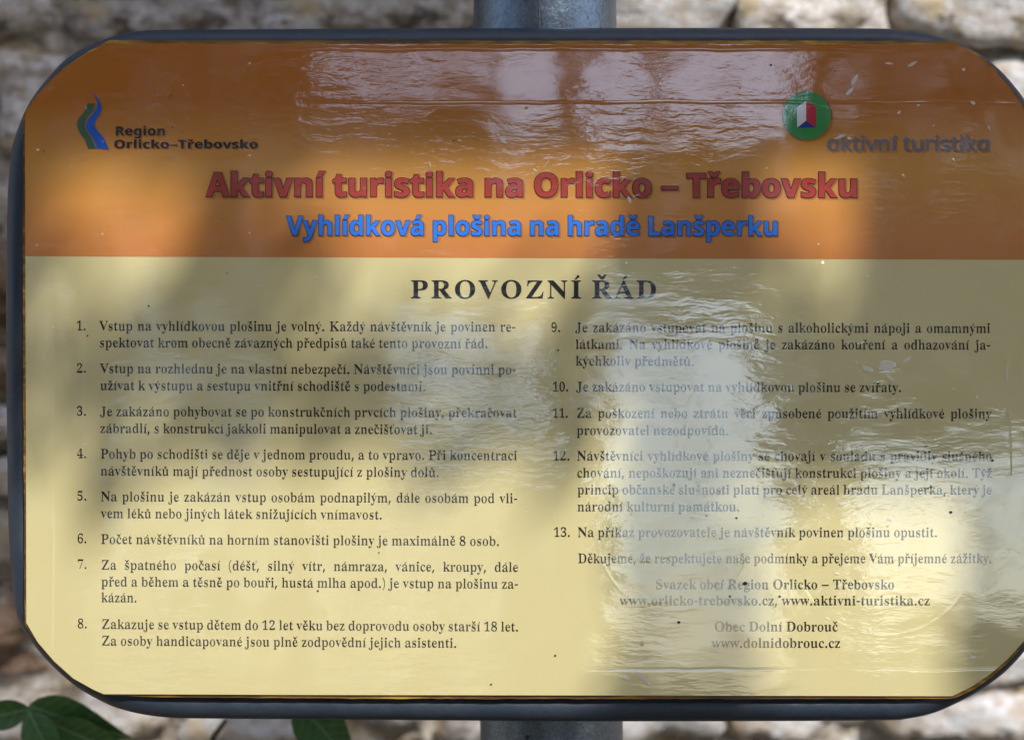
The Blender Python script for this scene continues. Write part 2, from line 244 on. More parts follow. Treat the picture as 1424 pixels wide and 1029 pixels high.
[327,[146,-140,-40,2,-33,6,-25,10,-19,14,-11,16,-4,17,6,21,18,16,31,12,-25,16,-15,19,-5,21,2,16,6,15,10,13,15,12,20,12,25,12,-35,18,-25,22,-15,29,-5,33,2,20,6,19,10,17,13,14,16,13,19,10,21,7,23,5,25,1,26,-1,25,-5,25,-8,84,0,0,-36,-49,0,13,-20,8,-22,2,-23,-1,-18,-5,-18,-9,-16,-12,-14,-14,-12,-16,-9,-19,-8,-21,-4,-22,-1,-8,0,-7,0,-8,1,-7,0,-16,-2,-14,-8,-8,-10,-3,-13,4,-12,14,-8,22,-2,34,0,33,-1,28,-3,23,-5,18,-7,15,-9,11,-11,7,-14,4,-17,2,-19,-5,-30,-15,-25,-24,-21,-24,-12,-29,-8,-34,-6],[157,124,21,6,12,16,5,17,3,21,1,27,-1,27,-3,22,-5,16,-12,16,-21,5,-20,-5,-13,-16,-6,-16,-3,-22,-1,-27,1,-27,3,-21,6,-17,13,-16],[161,-116,57,5,34,17,11,28,-3,15,-11,10,-11,4,-15,2,-18,1,-108,0,-13,-11,-8,-13,-3,-15,6,-16,16,-14,16,-8,22,-4]],
[213,[15,0,0,16,15,2,10,4,6,5,4,8,2,13,0,25,0,204,-36,0,0,33,36,0,0,43,4,33,11,27,18,23,24,16,30,9,35,4,26,-2,22,-7,18,-10,13,-14,8,-15,2,-17,-3,-19,-8,-14,-13,-9,-15,-3,-16,3,-13,7,-8,11,-2,15,2,14,6,15,1,3,2,3,1,4,0,3,-4,8,-13,2,-17,-3,-10,-10,-3,-11,-2,-13,0,-16,0,-80,55,0,0,-33,-55,0,0,-212,1,-18,3,-13,6,-8,9,-6,14,-3,18,-1,0,-16]],
[434,[122,-10,-105,275,-5,11,-6,8,-7,6,-10,3,0,17,149,0,0,-17,-11,-1,-7,-3,-4,-5,-2,-8,1,-5,1,-5,1,-7,3,-6,47,-126,44,108,-10,31,-6,14,-5,8,-9,5,-13,2,0,15,155,0,0,-17,-21,-5,-6,-12,0,-3,0,-4,1,-4,1,-3,38,-121,46,115,4,10,1,9,-2,8,-5,6,-10,3,-14,3,0,15,89,0,0,-15,-12,-3,-8,-8,-7,-11,-6,-15,-108,-268,-15,0,-66,207,-83,-207]],
[495,[20,0,0,17,19,2,14,4,10,7,6,9,4,15,1,21,0,299,-2,23,-4,18,-7,11,-11,7,-15,4,-20,2,0,16,207,0,56,-3,50,-11,42,-19,35,-26,28,-32,19,-39,12,-46,4,-51,-15,-100,-45,-71,-75,-43,-105,-14],[222,24,40,6,33,17,24,28,14,29,10,35,6,42,2,48,-8,89,-24,64,-40,38,-56,13,-21,-2,-12,-8,-6,-14,-2,-24,0,-313,2,-24,6,-14,12,-7]],
[423,[92,0,0,17,22,2,16,4,12,8,8,11,4,17,2,22,0,352,-7,0,-33,-3,-28,-10,-23,-17,-18,-23,-12,-28,-6,-34,-18,0,0,137,399,0,0,-138,-16,0,-13,51,-24,36,-38,22,-50,7,-6,0,0,-352,2,-23,4,-17,7,-11,12,-7,17,-4,23,-2,0,-17]],
[390,[43,-11,0,169,19,0,13,-45,16,-36,20,-27,25,-20,28,-11,33,-4,23,2,21,7,16,12,12,15,7,18,3,20,-6,28,-18,23,-30,20,-62,31,-36,19,-28,21,-22,22,-15,23,-9,26,-3,30,2,26,5,23,10,22,13,18,16,16,19,12,21,10,24,5,25,2,14,0,14,-2,16,-3,17,-3,18,-5,18,-5,9,-2,5,-1,4,0,13,5,7,16,19,0,0,-147,-17,0,-7,24,-10,22,-12,20,-13,17,-15,15,-17,12,-17,9,-18,5,-19,2,-21,-2,-18,-6,-15,-11,-12,-13,-6,-15,-2,-18,1,-16,6,-15,10,-13,14,-11,17,-11,21,-11,64,-30,26,-13,21,-13,17,-14,14,-14,11,-15,8,-16,5,-17,3,-18,1,-20,-2,-27,-7,-26,-11,-22,-16,-20,-19,-17,-23,-13,-27,-10,-29,-6,-33,-2,-17,1,-17,1,-16,4,-16,5,-16,5,-12,3,-8,2,-5,1,-10,-1,-6,-4,-4,-7,-4,-11]],
[426,[15,0,0,17,21,3,16,4,10,8,7,11,4,16,2,22,0,298,-2,20,-4,15,-7,11,-11,7,-15,4,-20,3,0,16,234,0,0,-16,-17,-1,-14,-2,-11,-2,-12,-7,-8,-11,-5,-15,-1,-22,0,-296,1,-21,2,-15,6,-10,9,-6,14,-3,20,0,30,1,27,4,24,7,20,9,19,14,16,17,14,20,13,25,12,29,18,0,-25,-154]],
[525,[261,-11,-33,2,-30,6,-29,10,-27,14,-25,17,-23,20,-19,23,-17,25,-13,28,-10,29,-6,32,-1,33,1,32,6,32,10,29,13,28,17,25,20,23,22,20,26,17,27,14,30,10,32,6,33,2,33,-2,30,-6,29,-10,27,-13,25,-17,22,-19,20,-23,16,-25,14,-28,9,-30,6,-32,2,-33,-2,-33,-6,-32,-9,-29,-14,-28,-17,-25,-20,-23,-22,-20,-25,-17,-28,-14,-30,-10,-31,-6],[265,12,50,14,36,40,21,67,7,95,-2,50,-6,43,-9,37,-14,31,-24,30,-30,18,-34,6,-50,-13,-36,-41,-22,-67,-7,-94,2,-50,6,-43,10,-37,14,-31,24,-30,29,-19]],
[442,[20,0,0,11,256,419,-62,0,-28,-1,-24,-4,-21,-5,-18,-8,-15,-11,-14,-15,-12,-19,-11,-23,-10,-28,-17,0,13,139,349,0,0,-12,-253,-414,86,0,43,3,37,11,30,18,25,26,19,34,14,43,17,0,-17,-164]],
[473,[15,0,0,17,21,3,16,4,10,8,7,11,4,16,2,22,0,298,-2,19,-4,15,-7,11,-11,7,-15,5,-20,3,0,16,201,0,47,-2,41,-5,34,-9,28,-13,28,-23,17,-31,5,-38,-6,-38,-19,-31,-32,-24,-45,-17,117,-174,11,-14,9,-10,11,-7,15,-2,2,0,0,-17,-142,0,-137,212,-19,0,0,-131,1,-22,4,-16,7,-11,11,-8,16,-4,21,-3,0,-17],[182,234,21,0,32,2,26,9,19,13,13,20,8,26,3,32,-5,42,-15,29,-25,18,-35,6,-22,-2,-12,-7,-6,-13,-2,-24]],
[436,[-9,0,0,18,18,3,15,9,8,11,9,14,8,20,157,391,18,-1,160,-378,10,-22,9,-18,8,-13,14,-12,18,-4,0,-18,-214,0,0,18,30,3,18,9,6,16,-2,13,-8,22,-20,51,-150,0,-24,-61,-2,-6,-1,-6,-1,-6,0,-5,5,-16,16,-11,28,-3,4,0,0,-18],[113,161,129,0,-65,158]],
[468,[257,-11,-33,2,-31,6,-29,9,-27,14,-32,23,-27,28,-22,33,-13,28,-9,30,-6,32,-2,34,2,34,6,32,9,29,13,28,23,33,27,28,33,23,27,13,29,10,31,6,33,1,33,-2,36,-9,39,-14,10,-4,11,-1,14,4,11,10,6,16,18,0,0,-157,-17,0,-17,39,-22,33,-25,27,-28,20,-30,12,-33,4,-53,-13,-38,-41,-23,-68,-7,-95,8,-88,25,-64,42,-38,59,-12,27,2,26,7,27,12,25,16,24,20,21,25,19,-17,-38,-44,-44,-31,-51,-19]],
[260,[13,0,0,17,21,4,16,5,11,6,8,10,5,14,1,19,0,312,-1,18,-4,14,-7,8,-11,6,-16,4,-23,2,0,16,231,0,0,-16,-21,-2,-16,-4,-11,-6,-8,-8,-4,-14,-1,-18,0,-310,1,-18,3,-15,7,-10,12,-8,10,-3,14,-3,16,-3,0,-17]],
[492,[248,-13,-43,3,-37,8,-30,12,-24,19,-18,23,-13,29,-7,34,-3,40,0,224,-1,19,-4,15,-7,11,-11,7,-15,5,-20,3,0,16,225,0,0,-16,-21,-3,-17,-4,-10,-7,-7,-10,-3,-15,-1,-21,0,-239,2,-36,8,-30,12,-23,18,-16,24,-10,30,-3,51,9,37,25,22,43,7,60,0,219,-1,20,-4,15,-8,10,-11,8,-17,5,-23,3,0,16,146,0,0,-16,-18,-4,-14,-6,-9,-8,-6,-10,-3,-15,-2,-18,0,-197,-2,-48,-8,-41,-14,-34,-18,-26,-24,-19,-31,-15,-35,-8]],
[634,[14,0,0,17,20,3,16,4,11,8,8,11,5,15,1,21,0,303,-1,20,-3,14,-7,10,-11,6,-16,4,-22,3,0,16,170,0,132,-313,132,313,168,0,0,-16,-19,-3,-15,-6,-10,-7,-7,-11,-5,-15,-1,-19,0,-293,1,-17,1,-14,3,-11,6,-12,11,-8,14,-4,21,-2,0,-17,-221,0,0,17,21,3,16,5,10,7,7,12,3,17,2,22,0,316,-167,-399,-18,0,-165,389,0,-309,2,-23,5,-16,8,-11,11,-7,17,-4,21,-2,0,-17]],
[375,[188,-7,-38,4,-32,10,-27,17,-22,24,-18,28,-12,35,-7,29,-5,31,-3,34,-1,36,1,36,3,34,5,31,7,29,12,34,18,28,22,23,27,17,32,10,39,3,36,-3,32,-10,26,-17,22,-23,17,-28,14,-35,7,-29,5,-31,4,-33,1,-37,-1,-36,-4,-33,-5,-32,-7,-29,-14,-34,-17,-29,-22,-23,-27,-17,-31,-10],[188,37,22,6,17,18,10,30,5,29,4,35,2,40,0,45,0,46,-2,40,-4,34,-5,30,-10,29,-16,18,-22,6,-23,-6,-16,-18,-11,-29,-5,-30,-4,-34,-2,-40,-1,-46,1,-45,2,-40,4,-35,5,-29,11,-30,16,-18]],
[375,[65,0,0,36,55,0,15,2,11,7,6,13,2,21,0,337,-17,-20,-15,-16,-14,-15,-14,-10,-13,-7,-14,-2,-15,3,-12,10,-9,16,-3,21,14,4,15,5,17,7,17,8,20,12,21,15,47,35,75,0,0,-403,2,-18,5,-14,10,-9,17,-2,55,0,0,-36]],
[375,[24,0,0,69,99,102,25,27,22,25,17,22,13,21,10,21,8,20,4,20,3,22,1,22,-1,24,-5,18,-8,14,-10,10,-13,6,-15,2,-21,-3,-16,-10,-11,-16,-8,-23,-4,-29,-2,-35,-24,2,-20,5,-18,8,-13,13,-8,17,-3,22,2,15,6,15,9,15,12,13,17,11,20,9,24,7,27,4,31,1,46,-3,38,-10,30,-17,22,-22,13,-27,5,-32,-1,-16,-3,-15,-5,-15,-6,-15,-10,-16,-12,-17,-14,-19,-18,-20,-21,-22,-24,-25,-28,-27,-32,-30,-67,-64,157,0,19,3,16,9,13,15,8,19,5,21,40,0,-4,-141]],
[375,[163,-7,-31,2,-28,3,-23,7,-19,8,-16,10,-12,12,-8,12,-6,13,-1,14,2,16,5,13,10,10,12,7,13,5,15,1,2,-26,8,-21,13,-17,17,-12,19,-7,23,-3,15,1,14,3,12,5,12,7,10,10,9,13,6,16,4,20,1,24,-3,24,-9,21,-15,18,-20,14,-26,8,-31,3,-42,0,0,42,45,0,26,3,22,9,16,15,12,20,7,24,2,27,-2,23,-4,19,-8,15,-11,12,-14,7,-17,2,-21,-4,-15,-11,-8,-11,-5,-13,-4,-15,-3,-16,-1,-17,-1,-17,-25,2,-22,5,-17,8,-13,11,-7,15,-3,19,4,22,13,21,21,17,29,14,37,8,45,3,44,-3,38,-9,31,-16,23,-22,14,-27,5,-32,-4,-29,-9,-25,-17,-22,-21,-18,-24,-16,-28,-11,18,-4,18,-6,18,-8,18,-10,15,-12,14,-15,10,-17,6,-21,3,-25,-2,-26,-5,-22,-9,-20,-11,-18,-14,-15,-16,-12,-17,-10,-20,-8,-21,-6,-21,-4,-23,-3]],
[375,[121,0,0,36,19,0,21,2,18,6,9,8,5,13,2,19,0,41,-186,0,0,41,190,314,94,0,0,-311,70,0,0,-44,-70,0,0,-41,2,-19,5,-13,9,-8,18,-6,21,-2,9,0,0,-36],[56,169,139,0,0,118,0,20,0,21,1,23,1,22,1,22,1,21,-4,-10,-6,-12,-7,-14,-8,-14,-9,-15,-7,-13,-7,-11,-5,-8]],
[375,[165,-7,-32,2,-27,4,-22,6,-18,9,-15,10,-11,11,-7,13,-5,13,-1,14,4,20,11,14,11,7,13,4,15,1,1,-19,6,-19,9,-17,14,-14,12,-6,14,-4,17,-2,15,1,14,4,12,5,12,8,10,11,9,14,6,18,4,21,1,26,-3,30,-8,25,-13,20,-18,13,-22,8,-27,3,-16,0,-14,-1,-13,-3,-16,-3,-16,-5,-31,12,22,233,254,0,3,-123,-38,0,-6,23,-3,11,-5,8,-9,5,-14,2,-139,0,-11,-125,13,4,19,3,14,2,14,1,14,0,37,-2,33,-7,29,-11,26,-15,26,-28,16,-36,5,-44,-2,-28,-5,-24,-9,-21,-12,-19,-13,-16,-17,-13,-17,-11,-19,-8,-20,-7,-21,-4,-20,-3]],
[375,[197,-7,-32,3,-29,8,-27,14,-23,19,-19,25,-16,31,-9,27,-7,31,-3,33,-2,38,2,36,3,35,7,32,9,31,12,28,14,25,17,23,20,18,23,16,26,11,28,7,31,2,27,-1,23,-3,19,-6,16,-8,12,-9,10,-10,9,-18,2,-19,-2,-13,-6,-12,-10,-11,-15,-9,-20,-5,-27,-2,-1,13,-1,14,-2,13,-5,19,-8,15,-11,9,-16,4,-25,-6,-21,-15,-18,-25,-10,-26,-8,-30,-6,-36,-3,-40,16,9,20,8,16,5,19,2,22,1,38,-4,32,-12,27,-20,21,-28,12,-34,4,-41,-3,-34,-7,-31,-12,-28,-17,-24,-22,-19,-27,-14,-31,-9],[199,38,16,3,13,8,11,15,9,21,5,28,2,35,-2,33,-6,27,-9,20,-12,14,-15,8,-18,3,-19,-2,-20,-8,-17,-11,-12,-11,2,-45,4,-38,6,-32,10,-25,15,-24,17,-15]],
[375,[111,0,178,406,-176,0,-20,-3,-13,-12,-6,-19,-4,-34,-40,0,3,142,320,0,0,-33,-185,-447]],
[375,[183,-7,-35,2,-30,6,-27,10,-22,13,-18,15,-13,18,-10,21,-6,21,-2,23,3,28,9,23,15,20,20,18,24,16,28,15,-25,17,-20,17,-17,20,-12,20,-7,23,-2,25,1,21,5,19,8,19,12,18,17,15,20,13,26,9,31,6,35,2,44,-3,36,-12,28,-18,19,-24,12,-28,4,-32,-2,-25,-8,-22,-14,-17,-18,-16,-22,-15,-26,-14,36,-20,29,-20,21,-21,14,-22,8,-24,3,-26,-5,-39,-15,-33,-25,-26,-25,-16,-29,-11,-34,-7],[203,283,15,10,12,11,9,13,6,15,4,18,1,20,-2,19,-5,18,-9,16,-12,13,-16,8,-19,3,-17,-2,-14,-7,-11,-12,-8,-16,-5,-18,-2,-20,2,-21,7,-18,10,-15,14,-12,18,-12],[187,32,21,2,18,8,15,13,12,17,7,20,2,24,-3,20,-7,18,-13,16,-19,15,-25,15,-31,16,-14,-11,-13,-13,-11,-14,-8,-17,-6,-19,-1,-22,2,-25,7,-21,12,-18,15,-14,18,-8]],
[375,[152,-7,-25,2,-21,3,-18,6,-15,8,-11,10,-9,11,-8,18,-3,18,2,14,6,11,11,8,14,5,8,-19,9,-17,11,-15,15,-11,17,-7,21,-2,38,12,29,36,19,61,9,85,-11,-12,-13,-11,-15,-9,-17,-7,-19,-5,-21,-1,-36,4,-32,12,-27,19,-20,28,-12,34,-4,42,2,31,6,28,10,26,14,22,18,19,21,16,25,11,27,7,30,2,32,-2,29,-8,26,-13,23,-19,20,-24,16,-30,10,-27,7,-31,4,-34,1,-37,-1,-36,-4,-35,-6,-33,-8,-31,-11,-29,-14,-25,-17,-23,-20,-19,-23,-16,-26,-11,-30,-7],[184,233,15,1,13,5,12,6,11,10,8,10,8,13,-2,40,-4,34,-6,28,-8,23,-14,21,-16,13,-20,4,-17,-3,-15,-9,-12,-16,-9,-22,-5,-29,-2,-34,7,-53,21,-31]],
[201,[126,-106,-24,30,-21,33,-17,34,-13,37,-11,38,-7,38,-5,40,-1,40,1,41,5,40,7,39,11,38,13,37,17,36,21,33,24,32,55,0,-22,-33,-19,-34,-16,-35,-14,-38,-10,-38,-7,-38,-5,-40,-1,-39,1,-39,5,-38,7,-38,10,-38,14,-37,16,-35,19,-34,22,-32]],
[201,[21,-106,22,32,19,34,16,35,13,37,10,38,8,38,4,38,2,39,-2,39,-4,40,-8,38,-10,38,-13,38,-17,35,-19,34,-22,33,56,0,24,-32,20,-33,17,-36,14,-37,10,-38,8,-39,4,-40,2,-41,-2,-40,-4,-40,-8,-38,-10,-38,-14,-37,-17,-34,-20,-33,-24,-30]],
[180,[28,-87,6,27,6,28,7,29,6,30,4,26,4,25,63,0,5,-7,-7,-25,-8,-26,-10,-28,-11,-27,-11,-27,-11,-25]],
[216,[27,154,0,52,162,0,0,-52]],
[442,[16,0,0,17,20,3,16,5,10,7,7,12,4,16,2,22,0,287,-1,17,-2,15,-3,11,-7,13,-11,8,-15,4,-21,2,0,16,205,0,77,-6,55,-20,33,-33,11,-45,-7,-38,-20,-30,-34,-22,-48,-14,57,-16,41,-25,25,-33,8,-41,-5,-39,-16,-32,-26,-26,-26,-16,-31,-10,-36,-7,-40,-2],[182,252,6,0,32,2,25,7,18,11,12,18,7,24,3,31,-2,28,-5,22,-9,17,-12,12,-18,7,-23,3,-18,-2,-10,-7,-5,-13,-1,-21],[222,24,26,3,20,8,15,14,10,20,6,26,2,33,-3,34,-8,26,-13,20,-19,13,-27,7,-34,3,-15,0,0,-166,2,-19,6,-13,12,-7]],
[442,[14,0,0,17,21,1,16,4,11,8,8,11,4,16,1,21,0,291,-1,25,-5,19,-7,12,-11,8,-15,4,-20,2,0,16,383,0,0,-135,-16,0,-8,37,-14,29,-21,20,-28,14,-36,8,-44,2,-19,0,-13,-2,-9,-4,-5,-7,-2,-12,-1,-17,0,-142,10,0,28,2,22,8,16,13,13,19,9,25,7,32,16,0,0,-227,-17,0,-3,25,-4,21,-7,17,-9,14,-10,11,-13,7,-16,5,-18,3,-22,1,-2,0,0,-155,2,-20,7,-12,14,-6,24,-1,31,1,28,3,24,7,22,9,19,12,17,15,15,19,13,22,12,27,19,0,-28,-143]],
[508,[268,-10,-35,2,-33,5,-30,10,-29,12,-33,23,-28,28,-23,33,-13,28,-9,30,-6,33,-1,35,1,34,6,32,9,29,13,28,23,33,27,28,32,22,27,13,29,10,30,6,32,1,36,-2,37,-9,39,-13,10,-4,9,-1,10,2,8,5,6,9,7,13,18,0,0,-157,-17,0,-11,26,-12,23,-15,22,-16,18,-18,16,-19,13,-20,10,-21,5,-21,2,-53,-13,-38,-41,-23,-67,-7,-94,2,-50,6,-43,11,-37,15,-31,26,-30,32,-18,37,-6,23,1,18,5,12,8,8,12,5,14,2,18,0,57,-2,18,-4,15,-8,9,-12,6,-18,4,-24,2,0,16,225,0,0,-16,-19,-2,-15,-3,-9,-6,-6,-10,-4,-14,-1,-19,0,-99,-44,-17,-45,-12,-44,-8]],
[523,[15,0,0,17,21,3,16,4,10,8,7,11,4,16,2,22,0,298,-2,19,-4,15,-7,11,-11,7,-15,5,-20,3,0,16,226,0,0,-16,-22,-3,-16,-4,-11,-7,-6,-10,-4,-15,-1,-21,0,-128,160,0,0,128,-1,21,-4,15,-6,10,-11,7,-16,4,-22,3,0,16,225,0,0,-16,-21,-3,-15,-5,-10,-7,-7,-10,-3,-15,-2,-20,0,-298,2,-21,4,-16,6,-11,10,-8,16,-5,20,-3,0,-17,-225,0,0,17,21,3,15,4,11,7,7,10,4,17,2,23,0,140,-160,0,0,-140,1,-22,4,-16,7,-11,11,-8,16,-4,21,-3,0,-17]],
[404,[15,0,0,17,21,3,16,6,10,8,7,11,4,17,2,22,0,291,-2,21,-4,16,-8,11,-11,7,-15,5,-21,4,0,16,380,0,0,-135,-17,0,-5,25,-7,22,-10,18,-12,15,-15,12,-18,8,-22,6,-27,4,-31,1,-18,0,-12,-2,-9,-2,-5,-6,-3,-9,-1,-14,0,-151,8,0,27,3,22,7,17,13,13,19,9,25,6,33,18,0,0,-229,-17,0,-6,36,-10,27,-12,19,-18,13,-22,8,-28,3,-7,0,0,-143,1,-22,5,-16,8,-12,14,-7,12,-4,16,-2,19,-1,0,-17]]],
[[463,[0,0,169,482,124,0,170,-482,-109,0,-35,114,-175,0,-35,-114],[170,199,125,0,-36,112,-8,29,-11,35,-4,17,-4,15,-4,-15,-5,-18,-11,-38,-5,-15,-3,-10]],
[416,[52,0,0,510,100,0,0,-228,0,-14,0,-14,-1,-13,-1,-14,-2,-14,-1,-14,1,0,11,15,10,14,11,14,12,13,103,112,113,0,-146,-159,154,-208,-115,0,-106,148,-43,-34,0,-114]],
[291,[178,-7,-21,1,-20,4,-18,6,-16,9,-13,12,-12,16,-8,20,-5,25,-2,29,0,176,-48,0,0,43,56,33,28,78,64,0,0,-78,103,0,0,-76,-103,0,0,-176,3,-18,9,-13,14,-8,18,-3,16,1,16,3,16,3,15,5,0,-75,-12,-4,-13,-4,-15,-4,-16,-2,-18,-2]],
[205,[103,412,-15,2,-13,3,-11,6,-9,9,-5,13,-2,16,2,17,5,13,9,9,18,8,21,2,20,-2,18,-8,9,-9,5,-13,2,-17,-2,-16,-5,-13,-9,-9,-18,-8],[52,0,0,367,100,0,0,-367]],
[382,[140,0,-140,367,105,0,70,-209,4,-13,3,-13,3,-13,3,-19,1,-17,3,0,3,24,5,25,7,26,70,209,105,0,-140,-367]],
[441,[52,0,0,367,77,0,13,-47,6,0,13,17,16,13,19,11,21,7,21,4,23,1,36,-3,32,-11,26,-17,20,-26,12,-34,4,-43,0,-239,-100,0,0,214,-2,24,-4,20,-8,16,-12,11,-15,6,-18,2,-28,-3,-20,-10,-15,-18,-9,-24,-6,-29,-2,-36,0,-173]],
[441,[181,-7,-37,4,-32,10,-26,18,-20,26,-12,34,-4,43,0,239,100,0,0,-215,2,-23,5,-20,8,-16,11,-11,15,-7,19,-2,27,4,21,10,14,17,9,24,6,30,2,36,0,173,100,0,0,-367,-77,0,-13,47,-6,0,-13,-17,-16,-14,-19,-10,-20,-7,-22,-4]],
[305,[52,0,0,367,76,0,15,-62,5,0,12,18,15,16,17,14,20,11,22,7,23,2,8,0,10,0,9,-1,7,-1,-8,-94,-5,1,-8,1,-9,1,-7,0,-17,-1,-16,-3,-16,-5,-15,-7,-12,-10,-11,-12,-8,-15,-5,-19,-2,-21,0,-187]],
[334,[152,-7,-25,1,-21,2,-20,2,-18,4,-19,6,-18,7,0,82,20,-8,21,-7,23,-7,22,-5,20,-3,18,-1,18,1,14,3,10,5,9,10,4,13,-2,9,-4,8,-7,8,-14,9,-14,6,-17,8,-22,10,-21,10,-19,9,-16,10,-14,10,-11,12,-8,13,-6,15,-4,17,-1,19,5,32,13,25,22,20,29,14,35,9,41,2,23,0,21,-3,21,-3,21,-6,22,-7,21,-9,-30,-72,-18,7,-17,6,-16,6,-16,4,-17,3,-16,1,-25,-3,-14,-8,-5,-14,1,-8,4,-7,9,-8,13,-8,13,-6,16,-7,20,-8,20,-9,18,-8,17,-10,14,-9,11,-12,10,-13,7,-15,4,-18,1,-20,-4,-34,-13,-29,-22,-23,-22,-13,-27,-9,-32,-6]],
[406,[142,-7,-31,3,-27,10,-24,16,-17,22,-11,29,-4,36,5,36,13,29,23,22,23,12,28,9,34,6,38,3,64,2,0,16,-2,18,-5,14,-8,11,-12,7,-14,5,-16,1,-18,-1,-17,-2,-18,-5,-17,-5,-17,-6,-17,-8,-33,68,21,10,22,8,23,6,24,5,25,3,26,1,45,-3,38,-11,30,-18,22,-25,13,-32,4,-41,0,-244,-70,0,-19,50,-3,0,-16,-18,-16,-15,-17,-10,-20,-8,-24,-4],[179,66,21,3,18,6,16,11,12,14,7,18,3,22,0,30,-39,-1,-29,-3,-22,-6,-16,-9,-11,-12,-6,-14,-2,-16,3,-20,10,-13,16,-7]],
[534,[267,-7,-37,2,-34,6,-30,10,-27,13,-31,24,-25,28,-20,35,-10,29,-8,31,-5,34,-1,36,1,36,5,34,8,31,10,29,20,34,25,28,31,23,27,14,30,9,34,6,38,2,37,-2,34,-6,30,-9,27,-14,31,-23,25,-28,19,-35,11,-29,8,-31,4,-33,2,-37,-2,-36,-4,-33,-8,-32,-11,-29,-19,-34,-25,-29,-31,-23,-27,-13,-30,-10,-34,-6],[267,79,40,4,31,15,23,24,12,24,9,27,5,32,2,35,-2,36,-5,32,-9,28,-12,23,-23,24,-31,15,-39,4,-39,-4,-31,-15,-23,-24,-13,-23,-9,-28,-5,-32,-2,-36,2,-35,5,-32,9,-27,13,-24,23,-24,31,-15]],
[205,[52,0,0,510,100,0,0,-510]],
[345,[201,-7,-38,3,-34,9,-29,14,-25,20,-20,26,-14,32,-8,39,-3,45,3,42,7,37,13,31,17,26,21,20,26,16,28,11,31,7,34,2,24,0,22,-3,20,-4,17,-5,17,-6,14,-6,-29,-78,-16,6,-14,5,-14,5,-14,3,-13,2,-14,1,-34,-7,-24,-21,-15,-35,-5,-48,3,-34,6,-27,12,-20,15,-15,19,-9,23,-2,20,0,19,3,17,5,16,6,16,8,15,9,0,-85,-16,-9,-16,-7,-16,-5,-18,-4,-21,-2]],
[416,[207,-7,-33,3,-30,7,-28,12,-25,17,-21,22,-17,26,-13,31,-7,34,-3,39,3,43,9,38,15,32,21,27,26,22,30,15,35,9,40,3,33,-2,30,-7,28,-13,25,-17,21,-21,17,-26,12,-30,8,-34,2,-39,-3,-43,-9,-38,-15,-33,-21,-27,-26,-22,-30,-15,-35,-10],[208,74,24,3,19,9,15,16,10,21,5,28,2,33,-2,33,-5,27,-10,22,-15,15,-19,9,-24,3,-24,-3,-20,-9,-14,-15,-10,-22,-6,-27,-2,-33,2,-33,6,-28,10,-21,14,-16,20,-9]],
[389,[144,0,0,395,-131,0,0,85,362,0,0,-85,-130,0,0,-395]],
[397,[218,-7,-35,3,-32,6,-30,12,-26,16,-22,20,-19,26,-13,30,-8,35,-3,40,3,40,7,36,12,31,17,26,20,21,24,17,27,12,30,7,33,2,36,-2,32,-8,29,-14,24,-19,19,-24,14,-28,8,-33,3,-38,0,-49,-236,0,3,-26,8,-22,14,-18,18,-13,22,-8,26,-3,23,1,21,2,20,4,20,5,20,8,20,9,0,-78,-18,-8,-19,-6,-20,-5,-21,-4,-24,-2],[134,225,140,0,-2,21,-6,19,-9,15,-14,13,-17,7,-22,2,-18,-2,-16,-6,-14,-11,-11,-14,-7,-20]],
[425,[254,-7,-25,2,-21,5,-18,8,-14,10,-13,11,-11,11,-6,0,-17,-40,-77,0,0,510,100,0,0,-118,0,-14,0,-14,-1,-13,-1,-18,-2,-14,4,0,11,14,14,13,15,12,18,8,22,6,25,1,38,-5,33,-16,29,-27,16,-26,12,-33,8,-38,2,-44,-3,-44,-7,-39,-12,-32,-17,-27,-29,-27,-34,-16],[226,75,19,3,16,9,14,16,10,22,6,27,2,33,-2,33,-6,27,-11,21,-13,15,-17,9,-20,3,-23,-2,-18,-8,-13,-14,-9,-19,-6,-24,-3,-31,0,-10,2,-33,5,-27,9,-22,14,-16,19,-9]],
[436,[163,0,-163,480,103,0,90,-286,3,-10,4,-17,4,-14,3,-13,4,-15,4,-20,3,-16,3,16,4,20,4,15,3,13,4,14,7,27,91,286,103,0,-164,-480]],
[382,[74,-161,-16,0,-13,1,-12,2,-10,2,0,79,8,-1,10,-1,10,-1,11,-1,20,3,17,6,13,11,12,13,9,16,7,17,6,18,-146,364,109,0,70,-206,4,-16,4,-15,2,-16,2,-17,2,0,2,17,3,16,4,15,5,16,68,206,107,0,-155,-414,-16,-35,-20,-28,-25,-23,-28,-15,-31,-10]],
[441,[52,0,0,510,100,0,0,-104,0,-17,0,-18,-1,-16,-2,-22,-1,-13,5,0,13,17,15,13,17,11,19,7,21,4,21,1,37,-3,32,-11,27,-17,20,-26,12,-34,4,-43,0,-239,-100,0,0,214,-7,44,-19,27,-33,8,-27,-3,-21,-10,-14,-18,-10,-24,-6,-29,-2,-36,0,-173]],
[425,[169,-7,-39,6,-33,16,-28,26,-17,27,-12,33,-7,38,-3,44,3,44,7,38,12,33,17,27,29,27,34,16,39,5,25,-1,22,-5,18,-9,16,-11,14,-13,11,-14,3,0,-2,13,-3,18,-1,14,-1,14,0,14,0,117,100,0,0,-510,-77,0,-19,48,-4,0,-11,-15,-14,-13,-15,-11,-18,-9,-22,-5],[203,73,25,3,20,8,14,14,9,19,6,24,2,30,0,11,-1,33,-6,27,-9,22,-14,16,-20,9,-27,3,-20,-3,-17,-10,-15,-15,-10,-22,-6,-28,-2,-33,2,-33,6,-27,10,-21,15,-15,17,-9]],
